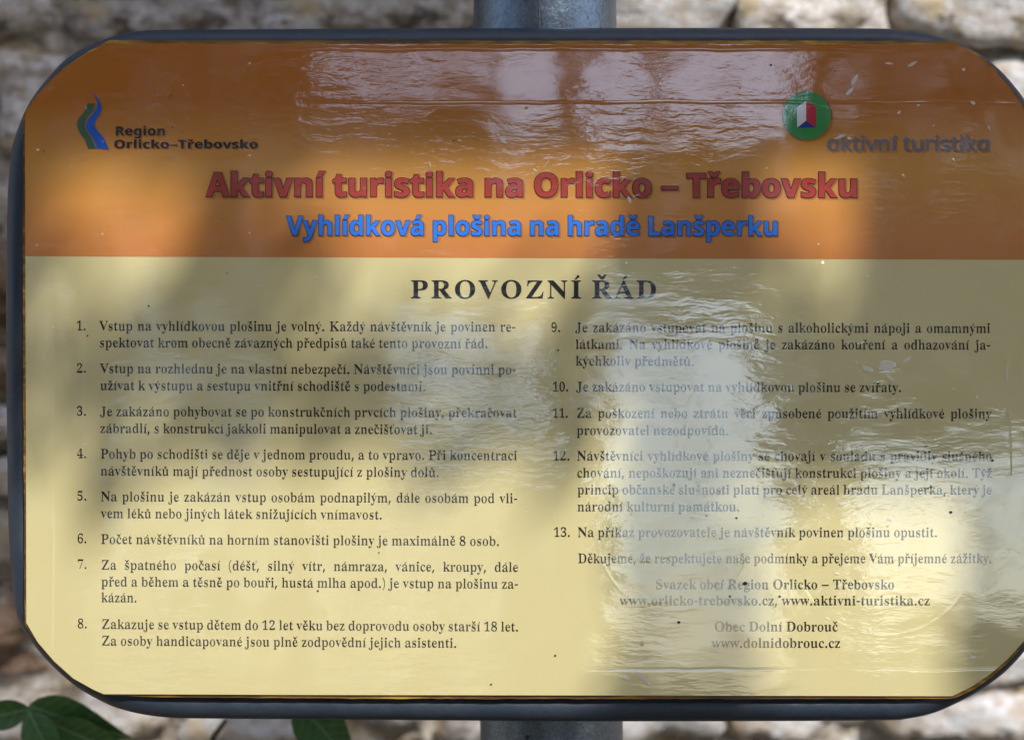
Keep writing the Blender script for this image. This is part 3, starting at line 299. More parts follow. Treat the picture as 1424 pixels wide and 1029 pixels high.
[425,[52,-161,0,528,82,0,14,-48,4,0,11,14,14,13,15,11,18,9,22,6,25,1,38,-5,33,-16,29,-27,16,-26,12,-33,8,-38,2,-44,-3,-44,-7,-38,-12,-33,-18,-27,-29,-27,-33,-16,-39,-6,-25,2,-21,5,-17,8,-15,10,-13,11,-11,11,-5,0,3,-18,2,-18,0,-17,0,-148],[226,75,21,3,16,9,13,16,10,22,5,27,2,33,-4,48,-13,33,-22,21,-30,6,-23,-2,-18,-8,-13,-14,-9,-19,-6,-24,-3,-31,0,-10,2,-33,5,-27,9,-22,14,-16,19,-9]],
[379,[60,0,0,480,102,0,0,-396,195,0,0,-84]],
[425,[189,-161,-25,0,-24,2,-23,3,-22,3,-21,6,-22,7,0,80,35,-12,35,-9,36,-5,37,-2,43,9,26,28,9,46,0,8,0,11,1,12,1,22,-2,0,-14,-18,-15,-14,-16,-10,-19,-7,-19,-4,-21,-2,-41,6,-34,17,-27,27,-16,28,-12,32,-6,37,-3,43,3,42,7,38,11,32,17,28,28,28,35,17,40,5,42,-6,36,-17,28,-30,3,0,8,47,85,0,0,-368,-3,-37,-9,-32,-14,-27,-21,-23,-26,-18,-31,-13,-37,-8],[204,72,23,2,19,8,15,12,10,18,6,25,2,33,0,12,-2,36,-6,28,-10,21,-14,14,-20,8,-24,3,-31,-7,-22,-21,-13,-34,-5,-49,5,-48,13,-34,23,-20]],
[443,[60,0,0,480,140,0,46,-3,39,-6,33,-12,27,-15,26,-28,15,-36,6,-44,-2,-21,-4,-19,-7,-18,-9,-15,-11,-14,-13,-12,-14,-11,-14,-9,-16,-8,141,-209,-113,0,-114,184,-54,0,0,-184],[162,267,33,0,30,1,24,6,18,9,12,13,7,17,3,20,-3,21,-8,16,-12,12,-19,8,-24,5,-30,1,-31,0]],
[216,[27,154,0,52,162,0,0,-52]],
[388,[3,0,125,187,-119,180,114,0,71,-117,72,117,113,0,-119,-180,125,-187,-114,0,-77,126,-77,-126]]],
[[377,[144,-7,-30,3,-28,9,-23,14,-18,21,-11,27,-3,33,5,33,14,28,23,22,24,13,30,10,35,6,41,3,62,2,0,21,-3,27,-6,21,-11,15,-15,10,-18,5,-22,2,-18,-1,-18,-2,-18,-5,-16,-6,-16,-6,-15,-7,-18,44,16,8,19,7,20,7,22,5,22,3,23,1,40,-3,33,-10,25,-16,17,-23,11,-31,3,-38,0,-245,-43,0,-11,51,-3,0,-16,-18,-16,-14,-17,-12,-20,-7,-23,-5],[158,41,29,3,25,8,22,14,17,20,10,26,3,32,0,32,-53,-2,-40,-4,-31,-7,-22,-11,-15,-14,-8,-17,-3,-22,2,-18,6,-15,10,-11,14,-8,16,-4]],
[358,[57,0,0,510,59,0,0,-266,-1,-13,0,-15,-1,-17,-1,-14,3,0,5,7,7,9,16,20,8,10,6,7,115,122,70,0,-146,-154,156,-206,-72,0,-125,168,-40,-36,0,-132]],
[242,[167,-7,-18,1,-17,4,-17,5,-15,8,-13,11,-10,15,-9,18,-5,23,-1,27,0,209,-51,0,0,29,51,23,24,77,35,0,0,-83,104,0,0,-46,-104,0,0,-208,2,-20,5,-16,9,-13,11,-8,14,-6,15,-1,14,0,14,2,13,2,10,3,0,-45,-12,-4,-15,-4,-17,-2]],
[173,[87,420,-13,2,-12,7,-7,12,-3,16,3,17,7,12,12,7,13,2,13,-2,11,-7,8,-12,3,-17,-3,-16,-8,-12,-11,-7],[57,0,0,360,59,0,0,-360]],
[341,[136,0,-136,360,63,0,77,-212,5,-16,6,-17,6,-18,5,-17,4,-15,3,-13,2,0,4,13,4,16,5,17,6,18,6,17,5,15,77,212,63,0,-137,-360]],
[415,[57,0,0,360,48,0,8,-49,4,0,13,17,16,14,19,11,21,8,22,4,22,2,40,-4,32,-10,26,-18,18,-25,11,-33,4,-43,0,-234,-59,0,0,230,-9,48,-27,29,-44,10,-36,-4,-28,-11,-19,-19,-13,-25,-7,-32,-3,-39,0,-187]],
[415,[184,-7,-40,4,-33,10,-25,18,-18,24,-11,34,-4,41,0,236,60,0,0,-232,9,-47,26,-29,45,-10,36,4,27,11,20,19,13,26,7,32,3,39,0,187,59,0,0,-360,-48,0,-9,48,-3,0,-13,-17,-16,-14,-19,-11,-21,-7,-22,-4]],
[277,[57,0,0,360,48,0,7,-66,3,0,13,19,15,17,17,15,19,12,22,7,24,3,10,-1,12,0,11,-2,9,-1,-7,-55,-9,2,-10,2,-10,1,-10,0,-18,-2,-17,-5,-17,-8,-15,-12,-13,-14,-10,-16,-8,-20,-5,-21,-2,-23,0,-192]],
[322,[148,-7,-24,1,-22,2,-19,3,-17,5,-16,5,-15,7,0,54,15,-7,18,-7,19,-6,20,-5,21,-3,21,-1,27,2,22,4,16,8,11,11,7,13,2,15,-1,13,-6,11,-10,11,-17,11,-14,7,-18,8,-22,9,-22,9,-20,9,-18,9,-15,9,-13,11,-10,12,-8,14,-4,16,-2,18,4,28,13,24,21,19,27,14,33,8,37,3,22,-1,20,-2,20,-4,18,-5,18,-5,17,-7,-20,-47,-16,5,-15,6,-17,5,-16,3,-17,3,-18,0,-22,-1,-19,-4,-14,-6,-15,-14,-4,-18,2,-14,6,-12,12,-10,18,-10,15,-7,18,-7,21,-9,22,-8,20,-9,17,-9,15,-10,12,-11,10,-12,7,-14,4,-15,1,-19,-4,-32,-13,-26,-21,-21,-29,-15,-35,-9]],
[413,[185,-7,-42,5,-36,16,-30,26,-17,26,-13,32,-8,38,-2,43,2,44,8,38,13,32,18,26,30,27,36,15,41,6,26,-2,23,-5,20,-9,16,-11,15,-12,12,-14,4,0,-1,10,-1,15,-2,16,0,12,0,143,59,0,0,-510,-48,0,-8,48,-3,0,-12,-14,-14,-13,-17,-12,-20,-9,-23,-5],[194,42,34,4,27,10,19,18,13,24,8,31,3,39,0,11,-3,41,-7,34,-13,28,-19,20,-27,12,-36,4,-29,-5,-24,-12,-18,-21,-13,-28,-8,-34,-3,-40,3,-40,8,-33,13,-27,19,-20,24,-12]],
[413,[297,-161,0,154,0,13,1,15,1,15,1,12,-4,0,-11,-14,-15,-13,-16,-12,-20,-9,-24,-5,-27,-2,-40,5,-36,16,-29,26,-18,26,-13,32,-8,38,-2,43,3,44,7,38,13,32,18,26,30,27,36,15,41,6,27,-2,23,-5,20,-9,16,-12,15,-13,12,-15,2,0,9,49,47,0,0,-521],[195,42,33,4,27,10,19,17,13,24,8,31,3,39,0,12,-3,42,-8,34,-12,27,-19,20,-28,12,-35,4,-29,-5,-24,-12,-18,-21,-14,-28,-7,-34,-3,-40,3,-39,8,-34,13,-27,19,-20,24,-12]],
[228,[27,0,0,35,56,13,0,383,-56,14,0,35,173,0,0,-35,-56,-14,0,-383,56,-13,0,-35]],
[355,[12,0,130,184,-124,176,67,0,93,-136,92,136,66,0,-124,-176,131,-184,-67,0,-98,144,-99,-144]]]]
FONT = {'s': dict(zip('VstupnavyhldkojeKzricb.mNJxPqgfwDTSLOZRACIUM0123456789(),-BEGHF', OUTLINES[0])),
        'b': dict(zip('AktivnursaOlcoTebVyhdpLgR-x', OUTLINES[1])), 'r': dict(zip('aktivnursdqIx', OUTLINES[2]))}
def area(p): return sum(p[i - 1][0] * p[i][1] - p[i][0] * p[i - 1][1] for i in range(len(p))) / 2
def inside(q, p):
    x, y = q; c = False
    for i in range(len(p)):
        (x1, y1), (x2, y2) = p[i - 1], p[i]
        if (y1 > y) != (y2 > y) and x < (x2 - x1) * (y - y1) / (y2 - y1) + x1: c = not c
    return c
def comps(contours):
    cs = sorted(contours, key=lambda c: -abs(area(c))); out = []
    for c in cs:
        for o in out:
            if inside(c[0], o[0]) : o[1].append(c if area(c) < 0 else c[::-1]); break
        else: out.append((c if area(c) > 0 else c[::-1], []))
    return out
def grow(p, dx, dy, rings=None):           # move an outline outwards by dx, dy; thin strokes lose less than thick ones
    n = len(p); E = []
    for i in range(n):
        a, b = p[i], p[(i + 1) % n]
        ex, ey = b[0] - a[0], b[1] - a[1]; L = math.hypot(ex, ey) or 1e-9
        nx, ny = ey / L, -ex / L; d = dx
        if dx < 0 and rings and abs(nx) > .25:
            mx, my = (a[0] + b[0]) / 2, (a[1] + b[1]) / 2 + .013; s = -1 if nx > 0 else 1; T = 1e9
            for r in rings:
                for j in range(len(r)):
                    (x1, y1), (x2, y2) = r[j - 1], r[j]
                    if (y1 > my) != (y2 > my):
                        x = (x2 - x1) * (my - y1) / (y2 - y1) + x1
                        if (x - mx) * s > .5: T = min(T, (x - mx) * s)
            if T < 1e8: d = max(dx, (max(T * .6, 30) - T) / 2)
        E.append((nx, ny, d))
    out = []
    for i in range(n):
        e, f = E[i - 1], E[i]
        gx = e if abs(e[0]) > abs(f[0]) else f; gy = e if abs(e[1]) > abs(f[1]) else f
        out.append((p[i][0] + gx[0] * gx[2], p[i][1] + gy[1] * dy))
    return out
CARON = dict(zip('čďěňřšťžČĎŘŠŽ', 'cdenrstzCDRSZ')); ACUTE = dict(zip('áéíóúýÁÉÍ', 'aeiouyAEI'))
_gc = {}
def glyph(font, ch):
    key = (font, ch)
    if key in _gc: return _gc[key]
    F = FONT[font]; extra = []
    base = CARON.get(ch) or ACUTE.get(ch) or ('u' if ch == 'ů' else ch)
    if ch == '–': g = F.get('-') or FONT['s']['-']
    elif base == 'a' and font == 'r': g = F['q']          # the plain sans uses a round a: q without its tail
    else: g = F.get(base) or FONT['s'].get(base)
    adv = g[0]; cs = []
    for f in g[1:]:
        x = y = 0; c = []
        for i in range(0, len(f), 2): x += f[i]; y += f[i + 1]; c.append((x, y))
        cs.append(c)
    if font == 'r' and base == 'a': cs = [[(x, max(y, 0) if y < -20 else y) for x, y in c] for c in cs]
    if font == 's' and base.isdigit():
        cs = [[(x * .95, y * .94) for x, y in c] for c in cs]; adv *= .95
    if ch == '–':
        x0 = min(p[0] for c in cs for p in c); x1 = max(p[0] for c in cs for p in c)
        m = 2.1 if font == 's' else 1.9
        cs = [[((x - x0) * m + x0, y) for x, y in c] for c in cs]; adv += (x1 - x0) * (m - 1)
    if ch != base:
        up = base.isupper(); H = {'s': (310, 455), 'b': (367, 480), 'r': (360, 480)}[font][up]
        if base == 'i':
            cs = [c for c in cs if min(p[1] for p in c) < H]
        xs = [p[0] for c in cs for p in c]; cx = (min(xs) + max(xs)) / 2
        if base in 'rRd': cx -= 4
        k = 1.14 if font == 's' else 1.15; th = 1.0 if font != 'b' else 1.7
        if ch in 'ďť':
            rx = max(xs); top = H + (145 if font == 's' else 140)
            extra = [[(rx + 8, top), (rx + 8 + 38 * th, top), (rx + 8 + 20 * th, top - 105), (rx + 14, top - 105)]]
            adv += 20 if ch == 'ť' else 40
        elif ch == 'ů':
            ring = lambda r, s: [(cx + r * math.cos(s * a * math.pi / 7), H + 82 + r * math.sin(s * a * math.pi / 7)) for a in range(14)]
            extra = [ring(50 * k, 1), ring(24 * k, -1)]
        elif ch in CARON:
            sh = [(-96, 132), (-58, 138), (0, 88), (58, 138), (96, 132), (26, 26), (-26, 26)] if th == 1 else [(-100, 140), (-42, 140), (0, 100), (42, 140), (100, 140), (36, 42), (-36, 42)]
            extra = [[(cx + x * k, H + 6 + y * (1.12 if font == 's' else 1)) for x, y in sh]]
        else:
            sh = [(-32, 34), (-4, 30), (72, 104), (56, 134), (24, 134)] if th == 1 else [(-44, 42), (24, 42), (104, 144), (10, 144)]
            extra = [[(cx + x * k, H + y) for x, y in sh]]
    r = _gc[key] = (adv, comps(cs) + comps(extra))
    return r
SPACE = {'s': 165, 'b': 170, 'r': 170}
def measure(font, txt, track=0):
    return [glyph(font, c)[0] + track if c != ' ' else None for c in txt]
def text_mesh(name, txt, x0, x1, y0, cap, mat, parent, font='s', dx=0.0, dy=0.0, layer=1, slope=0.0, track=0,
              sx=None, off=(0, 0), clip=None, **kw):
    """one printed line from (x0, y0) to x1 in face units; cap = capital height; sx = letter width scale (rest goes to spaces)"""
    CAP = {'s': 455, 'b': 480, 'r': 480}[font]; u = cap / CAP
    ad = measure(font, txt, track); L = sum(a for a in ad if a is not None) - track; ns = txt.count(' ')
    sp = SPACE[font]
    if sx is None or ns == 0: k = (x1 - x0) / (u * (L + ns * sp)); spw = sp * k
    else:
        k = sx; spw = ((x1 - x0) / u - L * k) / ns
        if spw < sp * .8: k = ((x1 - x0) / u - ns * sp * .8) / L; spw = sp * .8
        if spw > sp * 2.6 and False: pass
    verts = []; faces = []; x = 0
    yl = -.00006 * layer
    for ch, a in zip(txt, ad):
        if a is None: x += spw; continue
        for ci, (o, hs) in enumerate(glyph(font, ch)[1]):
            ox, oy = (dx, dy) if dx > 0 or not (ch in '.,-–' or ci and ch not in 'áéíóúýčďěňřšťžů') else (6, 6) if ch in '.,' else (0, 3)
            rings = [grow(c, ox, oy, [o] + hs) for c in [o] + hs] if ox or oy else [o] + hs
            if clip: rings = [[(p[0], min(p[1], clip)) for p in r] for r in rings]
            try: tris = tessellate_polygon([[Vector((p[0], p[1], 0)) for p in r] for r in rings])
            except Exception: continue
            flat = [p for r in rings for p in r]; b = len(verts)
            for p in flat:
                X = x0 + off[0] + (x + p[0] * k) * u
                Y = y0 + off[1] - p[1] * u + (X - x0) * slope
                v = P(X, Y); verts.append((v.x, yl - .000004 * (ci % 2), v.z))
            for t in tris:
                A, B, C = (flat[i] for i in t)
                ar = (B[0] - A[0]) * (C[1] - A[1]) - (C[0] - A[0]) * (B[1] - A[1])
                if abs(ar) < 1e-9: continue
                faces.append(tuple(b + i for i in (t if ar > 0 else t[::-1])))
        x += a * k
    me = bpy.data.meshes.new(name); me.from_pydata(verts, [], faces); me.update()
    return obj(name, me, mat, parent, **kw)

BOARDS = [([(-900, -28), (1990, -28), (1990, 198), (-900, 198)], .003), ([(278, 150), (390, 150), (398, 445), (268, 445)], .008),
          ([(868, 150), (1056, 150), (1050, 440), (866, 440)], .007), ([(1040, 435), (2300, 425), (2300, 640), (1040, 640)], .006),
          ([(1190, 150), (1620, 150), (1620, 470), (1184, 470)], .008), ([(1348, 600), (1640, 600), (1640, 1150), (1336, 1150)], .008)]
OPEN = [(430, 688, 40, 150, .86), (697, 778, 40, 192, .97), (803, 900, 40, 192, 1), (922, 1110, 40, 175, .98), (1110, 1320, 40, 150, .35),
        (838, 1062, 425, 640, .985), (795, 840, 480, 560, .6), (835, 1100, 630, 900, .97), (860, 1100, 900, 968, .9), (540, 765, 445, 620, .80), (60, 352, 395, 655, .45), (1180, 1480, 620, 858, .97), (80, 720, 675, 960, .5)]
NLEAF = 160000; NOVER = 60000

# ================================================================== ground and wall (setting)
rnd = random.Random(7)
s = N('gravelly earth'); c0 = s.coord()
s.set(Base_Color=s.ramp(s.noise(c0, 9, 8, .6), [(.3, (.30, .22, .12)), (.55, (.46, .35, .21)), (.75, (.60, .49, .33))]), Roughness=.95,
      Normal=s.bump(s.noise(c0, 60, 6, .7), .02))
M_EARTH = s.m
bm = bmesh.new(); bmesh.ops.create_grid(bm, x_segments=2, y_segments=2, size=150)
obj('ground', bm, M_EARTH, kind='structure')

def stone_mat(name, a, b, c, crev):
    s = N(name); oi = s.n('ObjectInfo'); base = s.coord()
    n1 = s.noise(base, 34, 6, .65, .6); n2 = s.noise(s.coord((60, 60, 110), loc=(5, 2, 1)), 1, 5, .7)
    col = s.ramp(n1, [(.32, a), (.5, b), (.68, c)])
    col = s.mix(s.ramp(n2, [(.42, 0.0), (.60, .8)]), col, crev)
    n3 = s.noise(s.coord((16, 16, 26), loc=(1, 7, 3)), 1, 4, .6, .8); n4 = s.noise(s.coord((22, 22, 34), loc=(9, 1, 6)), 1, 5, .65)
    col = s.mix(s.ramp(n3, [(.54, 0.0), (.66, .75)]), col, (.36, .27, .14))
    col = s.mix(s.ramp(n4, [(.58, 0.0), (.66, .9)]), col, (.055, .038, .022))
    hs = s.n('HueSaturation'); s.put(hs.inputs['Value'], s.math('MULTIPLY_ADD', oi.outputs['Random'], .5, 1.5)); s.put(hs.inputs['Color'], col)
    return s.set(Base_Color=hs.outputs[0], Roughness=.93, Normal=s.bump(s.noise(base, 60, 8, .7), .012))
M_ST = [stone_mat('pale limestone', (.60, .58, .58), (.46, .42, .38), (.74, .74, .80), (.20, .15, .10)),
        stone_mat('grey stone', (.42, .40, .42), (.34, .30, .27), (.56, .56, .60), (.12, .09, .06)),
        stone_mat('ochre stone', (.40, .34, .20), (.30, .24, .14), (.52, .48, .38), (.10, .07, .04)),
        stone_mat('brown reddish stone', (.28, .18, .12), (.20, .13, .09), (.42, .35, .30), (.08, .05, .03)),
        stone_mat('sunlit white stone', (.50, .50, .52), (.43, .42, .41), (.55, .55, .58), (.32, .25, .19))]
M_MORTAR = stone_mat('lime mortar', (.50, .47, .44), (.34, .29, .23), (.70, .69, .70), (.10, .07, .045))
WY = 0.52
wall = bpy.data.objects.new('stone_wall', None); COL.objects.link(wall); wall.location = (0, WY, 0)
wall['label'] = 'rough old wall of pale and brown stones behind the sign'; wall['category'] = 'wall'
# core: one lumpy mortar face, cut finer where it is seen
def wall_h(x, z): return .012 * noise.noise(Vector((x * 9, z * 9, 3))) + .008 * noise.noise(Vector((x * 31, z * 31, 7)))
bm = bmesh.new()
nx, nz = 150, 120
gx = [-1.3 + 2.6 * i / nx for i in range(nx + 1)]; gz = [.35 + 2.1 * j / nz for j in range(nz + 1)]
gx = [-4.0] + gx + [4.0]; gz = [-.05] + gz + [3.1]
vv = [[bm.verts.new((x, -.024 + wall_h(x, z), z)) for z in gz] for x in gx]
for i in range(len(gx) - 1):
    for j in range(len(gz) - 1): bm.faces.new((vv[i][j], vv[i + 1][j], vv[i + 1][j + 1], vv[i][j + 1]))
bk = [bm.verts.new((x, .55, z)) for x, z in ((-4, -.05), (4, -.05), (4, 3.1), (-4, 3.1))]
bm.faces.new(bk)
for e in [[vv[i][-1] for i in range(len(gx))] + [bk[2], bk[3]], [vv[0][j] for j in range(len(gz))][::-1] + [bk[0], bk[3]][::1]]:
    try: bm.faces.new(e)
    except Exception: pass
smooth(obj('mortar', bm, M_MORTAR, wall))
def stone_mesh(wd, ht, seed, cuts=5, dp=.045):
    r = random.Random(seed); bm = bmesh.new(); bmesh.ops.create_cube(bm, size=1)
    bmesh.ops.subdivide_edges(bm, edges=bm.edges[:], cuts=cuts, use_grid_fill=True)
    pw = r.uniform(3.2, 6.5); o = Vector((seed * 1.7, seed * .9, 0)); sk = r.uniform(-.25, .25); tp = r.uniform(-.35, .35)
    for v in bm.verts:
        p = v.co * 2; k = (abs(p.x) ** pw + abs(p.y) ** 4 + abs(p.z) ** pw) ** (-1 / pw) if p.length else 1
        p = p * min(1, k * 1.03)
        p.z *= 1 + tp * p.x * .5; p.x += sk * p.z
        q = Vector((p.x * wd / 2, p.y * dp, p.z * ht / 2))
        d = noise.noise(q * 22 + o) * .019 + noise.noise(q * 70 + o) * .005
        q += Vector((p.x * d * .7, p.y * d * 1.3, p.z * d * .7)); v.co = q
    me = bpy.data.meshes.new('stone'); bm.to_mesh(me); bm.free()
    for p in me.polygons: p.use_smooth = True
    return me
ns = 0; z = .93
while z < 1.75:
    ht = rnd.uniform(.032, .075); x = -.80 + rnd.uniform(-.05, 0)
    while x < .80:
        wd = rnd.uniform(.07, .19) * (1.0 if ht > .05 else .8); gap = rnd.uniform(.002, .012)
        me = stone_mesh(wd, ht * rnd.uniform(.85, 1.08), ns + 1)
        right = x + wd / 2
        ww = [3, 1.8, 1.4, 1.1, 12 if right > .08 else .8]  # white stone favoured on the right: the sunlit side is put into the colour
        me.materials.append(rnd.choices(M_ST, ww)[0])
        o = bpy.data.objects.new('stone', me); COL.objects.link(o); o.parent = wall
        o.location = (x + wd / 2, rnd.uniform(-.012, .014), z + ht / 2 + rnd.uniform(-.006, .006)); o.rotation_euler = (rnd.uniform(-.1, .1), rnd.uniform(-.08, .08), rnd.uniform(-.1, .1))
        x += wd + gap; ns += 1
    z += ht + rnd.uniform(.002, .010)
print('stones', ns)
bm = bmesh.new(); z = 0.0; q_ = 1000
while z < 3.0:                              # the rest of the wall, out of the picture
    ht = rnd.uniform(.09, .17); x = -4.0
    while x < 4.0:
        wd = rnd.uniform(.14, .36)
        if not (x + wd > -.78 and x < .80 and z + ht > .93 and z < 1.78):
            me = stone_mesh(wd, ht, q_, 2); me.transform(Matrix.Translation((x + wd / 2, rnd.uniform(-.01, .01), z + ht / 2))); bm.from_mesh(me); bpy.data.meshes.remove(me); q_ += 1
        x += wd + .012
    z += ht + .01
smooth(obj('outer_masonry', bm, M_ST[0], wall, kind='stuff'))

# ================================================================== the sign
BASE_Z = -(HZ / math.cos(LEAN))            # foot of the post, sign coordinates
sign = bpy.data.objects.new('information_sign', None); COL.objects.link(sign)
sign.matrix_world = ROOT @ Matrix.Translation((0, 0, BASE_Z))
sign['label'] = 'orange and cream lacquered notice board with Czech visitor rules on a grey steel post'; sign['category'] = 'sign'
def part(name, me, mat, **kw):
    o = obj(name, me, mat, sign, **kw); o.location = (0, 0, -BASE_Z); return o
# materials
s = N('anthracite paint'); b0 = s.coord(); sp = s.noise(b0, 1400, 3, .7); dirt = s.noise(b0, 35, 5, .6)
col = s.mix(s.ramp(dirt, [(.45, 0.0), (.75, .5)]), (.022, .033, .052), (.045, .053, .064))
col = s.mix(s.ramp(sp, [(.66, 0.0), (.74, .7)]), col, (.20, .23, .27))
M_FRAME = s.set(Base_Color=col, Roughness=s.ramp(dirt, [(.3, .36), (.7, .55)]), Normal=s.bump(sp, .00006, s.bump(s.noise(b0, 90, 3), .0006)))
s = N('galvanised steel'); b0 = s.coord(); v = s.n('TexVoronoi'); s.put(v.inputs['Vector'], b0); v.inputs['Scale'].default_value = 260
gr = s.noise(b0, 500, 5, .7); st = s.noise(s.coord((60, 60, 8)), 1, 4, .6)
col = s.mix(s.ramp(gr, [(.35, 0.0), (.7, 1.0)]), (.09, .12, .16), (.19, .24, .31))
vs = s.n('SeparateColor'); s.put(vs.inputs[0], v.outputs['Color'])
col = s.mix(s.math('MULTIPLY', vs.outputs[0], .15), col, (.28, .33, .42))
col = s.mix(s.ramp(st, [(.5, 0.0), (.75, .7)]), col, (.09, .085, .075))
dots = s.noise(b0, 260, 2, .5)
col = s.mix(s.ramp(dots, [(.70, 0.0), (.76, .9)]), col, (.03, .03, .035))
M_GALV = s.set(Base_Color=col, Metallic=.75, Roughness=.32, Normal=s.bump(gr, .00025, s.bump(s.noise(b0, 60, 3), .0008)))
s = N('ochre glue and board edge'); b0 = s.coord(); nn = s.noise(s.coord((40, 300, 300)), 1, 4, .6); n2 = s.noise(s.coord((14, 14, 14)), 1, 3, .5)
col = s.ramp(nn, [(.3, (.20, .085, .014)), (.5, (.30, .14, .02)), (.62, (.50, .29, .035)), (.78, (.62, .46, .12))])
col = s.mix(s.ramp(n2, [(.45, .75), (.6, 0.0)]), col, (.05, .022, .008))
M_EDGE = s.set(Base_Color=col, Roughness=.4, Normal=s.bump(nn, .0006))

# panel outline, clockwise in the photograph from the upper left corner
PAN = [(150.4, 61.2), (500, 61.6), (900, 61.9), (1324, 62.3), (1338, 67), (1359, 77.5), (1381.7, 97), (1401, 118.5), (1418.4, 143), (1432, 168), (1438, 186),
       (1440, 500), (1440, 862), (1424, 891), (1401, 916.3), (1376.4, 937.3), (1352, 954), (1329, 965.3), (1324, 967.6), (900, 966.6), (500, 966), (144.3, 964.8),
       (129.4, 958.3), (101.5, 942.6), (75.2, 919), (52.5, 892.7), (36.6, 865.6), (36, 600), (35.2, 358), (34.8, 158.3), (47.2, 140), (70, 113.7), (91, 94.5), (122.4, 74.3)]
FR = [(22, 190), (36, 154.5), (52.5, 127.7), (78.7, 96.2), (98, 79), (122.4, 65.5), (148.7, 54.6), (175, 46.8), (201, 43.2), (240, 42), (400, 41.2), (760, 39.6), (1184, 40), (1250, 42.6), (1280, 46),
      (1303, 51), (1332, 61), (1360, 75), (1386, 95), (1405, 115), (1424, 140), (1440, 170), (1450, 212), (1454, 280), (1456, 500), (1455, 780), (1449, 845), (1438, 880), (1424, 904), (1401, 929.5), (1376.4, 949.5),
      (1352, 965.3), (1324, 979.5), (1296, 991), (1262, 998.4), (1219, 1001), (1000, 1002.2), (760, 1002), (500, 1000), (300, 998.5), (240, 997.3), (205, 993.5), (175, 987), (148.7, 977.6), (113.7, 958.4), (87.5, 938), (61.2, 912),
      (42, 887.5), (30, 868), (22, 845), (17, 800), (12.5, 730), (10.5, 600), (9.5, 480), (9.8, 350), (12, 262), (16, 215)]
def catmull(pts, sub):
    n = len(pts); out = []
    for i in range(n):
        p0, p1, p2, p3 = (pts[(i + j - 1) % n] for j in range(4))
        for t in [q / sub for q in range(sub)]:
            out.append(.5 * ((2 * p1) + (p2 - p0) * t + (2 * p0 - 5 * p1 + 4 * p2 - p3) * t * t + (3 * p1 - p0 - 3 * p2 + p3) * t ** 3))
    return out
# bent tube frame
TR = .0085; TY = .0045 + TR
outer = [P(x, y, TY) for x, y in FR]
outer = [p for p in outer]
sm = []
n = len(outer)
pts = catmull(outer, 4)
def inset(pts, d):
    n = len(pts); out = []
    for i in range(n):
        t = (pts[(i + 2) % n] - pts[i - 2]); t.normalize()
        out.append((pts[i] + Vector((-t.z, 0, t.x)) * -d, t))
    return out
ins = inset(pts, TR)
bm = bmesh.new(); NS = 20; rings = []
for c, t in ins:
    nrm = Vector((t.z, 0, -t.x)); r = []
    for k in range(NS):
        a = 2 * math.pi * k / NS
        r.append(bm.verts.new(c + nrm * math.cos(a) * TR + Vector((0, 1, 0)) * math.sin(a) * TR))
    rings.append(r)
for i in range(len(rings)):
    a, b = rings[i], rings[(i + 1) % len(rings)]
    for k in range(NS): bm.faces.new((a[k], a[(k + 1) % NS], b[(k + 1) % NS], b[k]))
bmesh.ops.recalc_face_normals(bm, faces=bm.faces[:])
smooth(part('frame', bm, M_FRAME))
# backing board: its ochre edge shows round the print
BK = [(152, 56.6), (500, 56.6), (900, 57), (1322, 57.4), (1340, 65.5), (1361, 76.3), (1383.5, 96.0), (1403, 117.5), (1420.5, 142), (1434, 168), (1441, 186),
      (1443, 500), (1443, 864), (1427, 893), (1404, 919.3), (1379.4, 941), (1355, 958), (1331, 969.2), (1322, 971), (900, 971.6), (500, 971.2), (220, 969), (144.3, 966.2),
      (128.4, 959.6), (100.3, 943.8), (74, 920.2), (51.2, 893.8), (34.6, 868), (32.6, 600), (31.6, 358), (32.8, 159), (46, 139), (68.9, 112.5), (90, 93.3), (121.6, 72.6)]
bkp = [P(x, y, .0013) for x, y in BK]
big = []
for i in range(len(bkp)):
    a, b = bkp[i], bkp[(i + 1) % len(bkp)]; m = max(1, int((b - a).length / .004))
    for q in range(m):
        p = a.lerp(b, q / m); j = noise.noise(Vector((p.x * 160, 0, p.z * 160))) * .00045 if (b - a).length > .04 else 0
        c = Vector((0, 0, 0)) - p; c.normalize(); big.append(p + c * j)
part('backing_board', prism(big, .0013, .0045), M_EDGE)
panel = part('print_panel', prism([P(*p) for p in PAN], 0, .0013), M_CREAM)
def band(y):                                # header: the part of the outline above the colour boundary
    out = []
    n = len(PAN); yb = lambda x: 356.6 + (x - 35) * .0036
    for i in range(n):
        a, b = PAN[i], PAN[(i + 1) % n]; ia, ib = a[1] < yb(a[0]), b[1] < yb(b[0])
        if ia: out.append(a)
        if ia != ib:
            t = (yb(a[0]) - a[1]) / (b[1] - a[1]); out.append((a[0] + (b[0] - a[0]) * t, yb(a[0])))
    return out
def sheet(name, pts, mat, layer, parent, **kw):
    q = [P(*p) for p in pts]; me = bpy.data.meshes.new(name)
    tr = tessellate_polygon([[Vector((p.x, p.z, 0)) for p in q]])
    fs = []
    for t in tr:
        A, B, C = (q[i] for i in t); ar = (B.x - A.x) * (C.z - A.z) - (C.x - A.x) * (B.z - A.z)
        fs.append(tuple(t) if ar > 0 else tuple(t[::-1]))
    me.from_pydata([(p.x, -.00006 * layer, p.z) for p in q], [], fs)
    return obj(name, me, mat, parent, **kw)
pb = [P(*p) for p in band(0)]
bm = prism(pb, -.00006, 0.0004); sheet_o = obj('header_band', bm, M_ORANGE, panel)

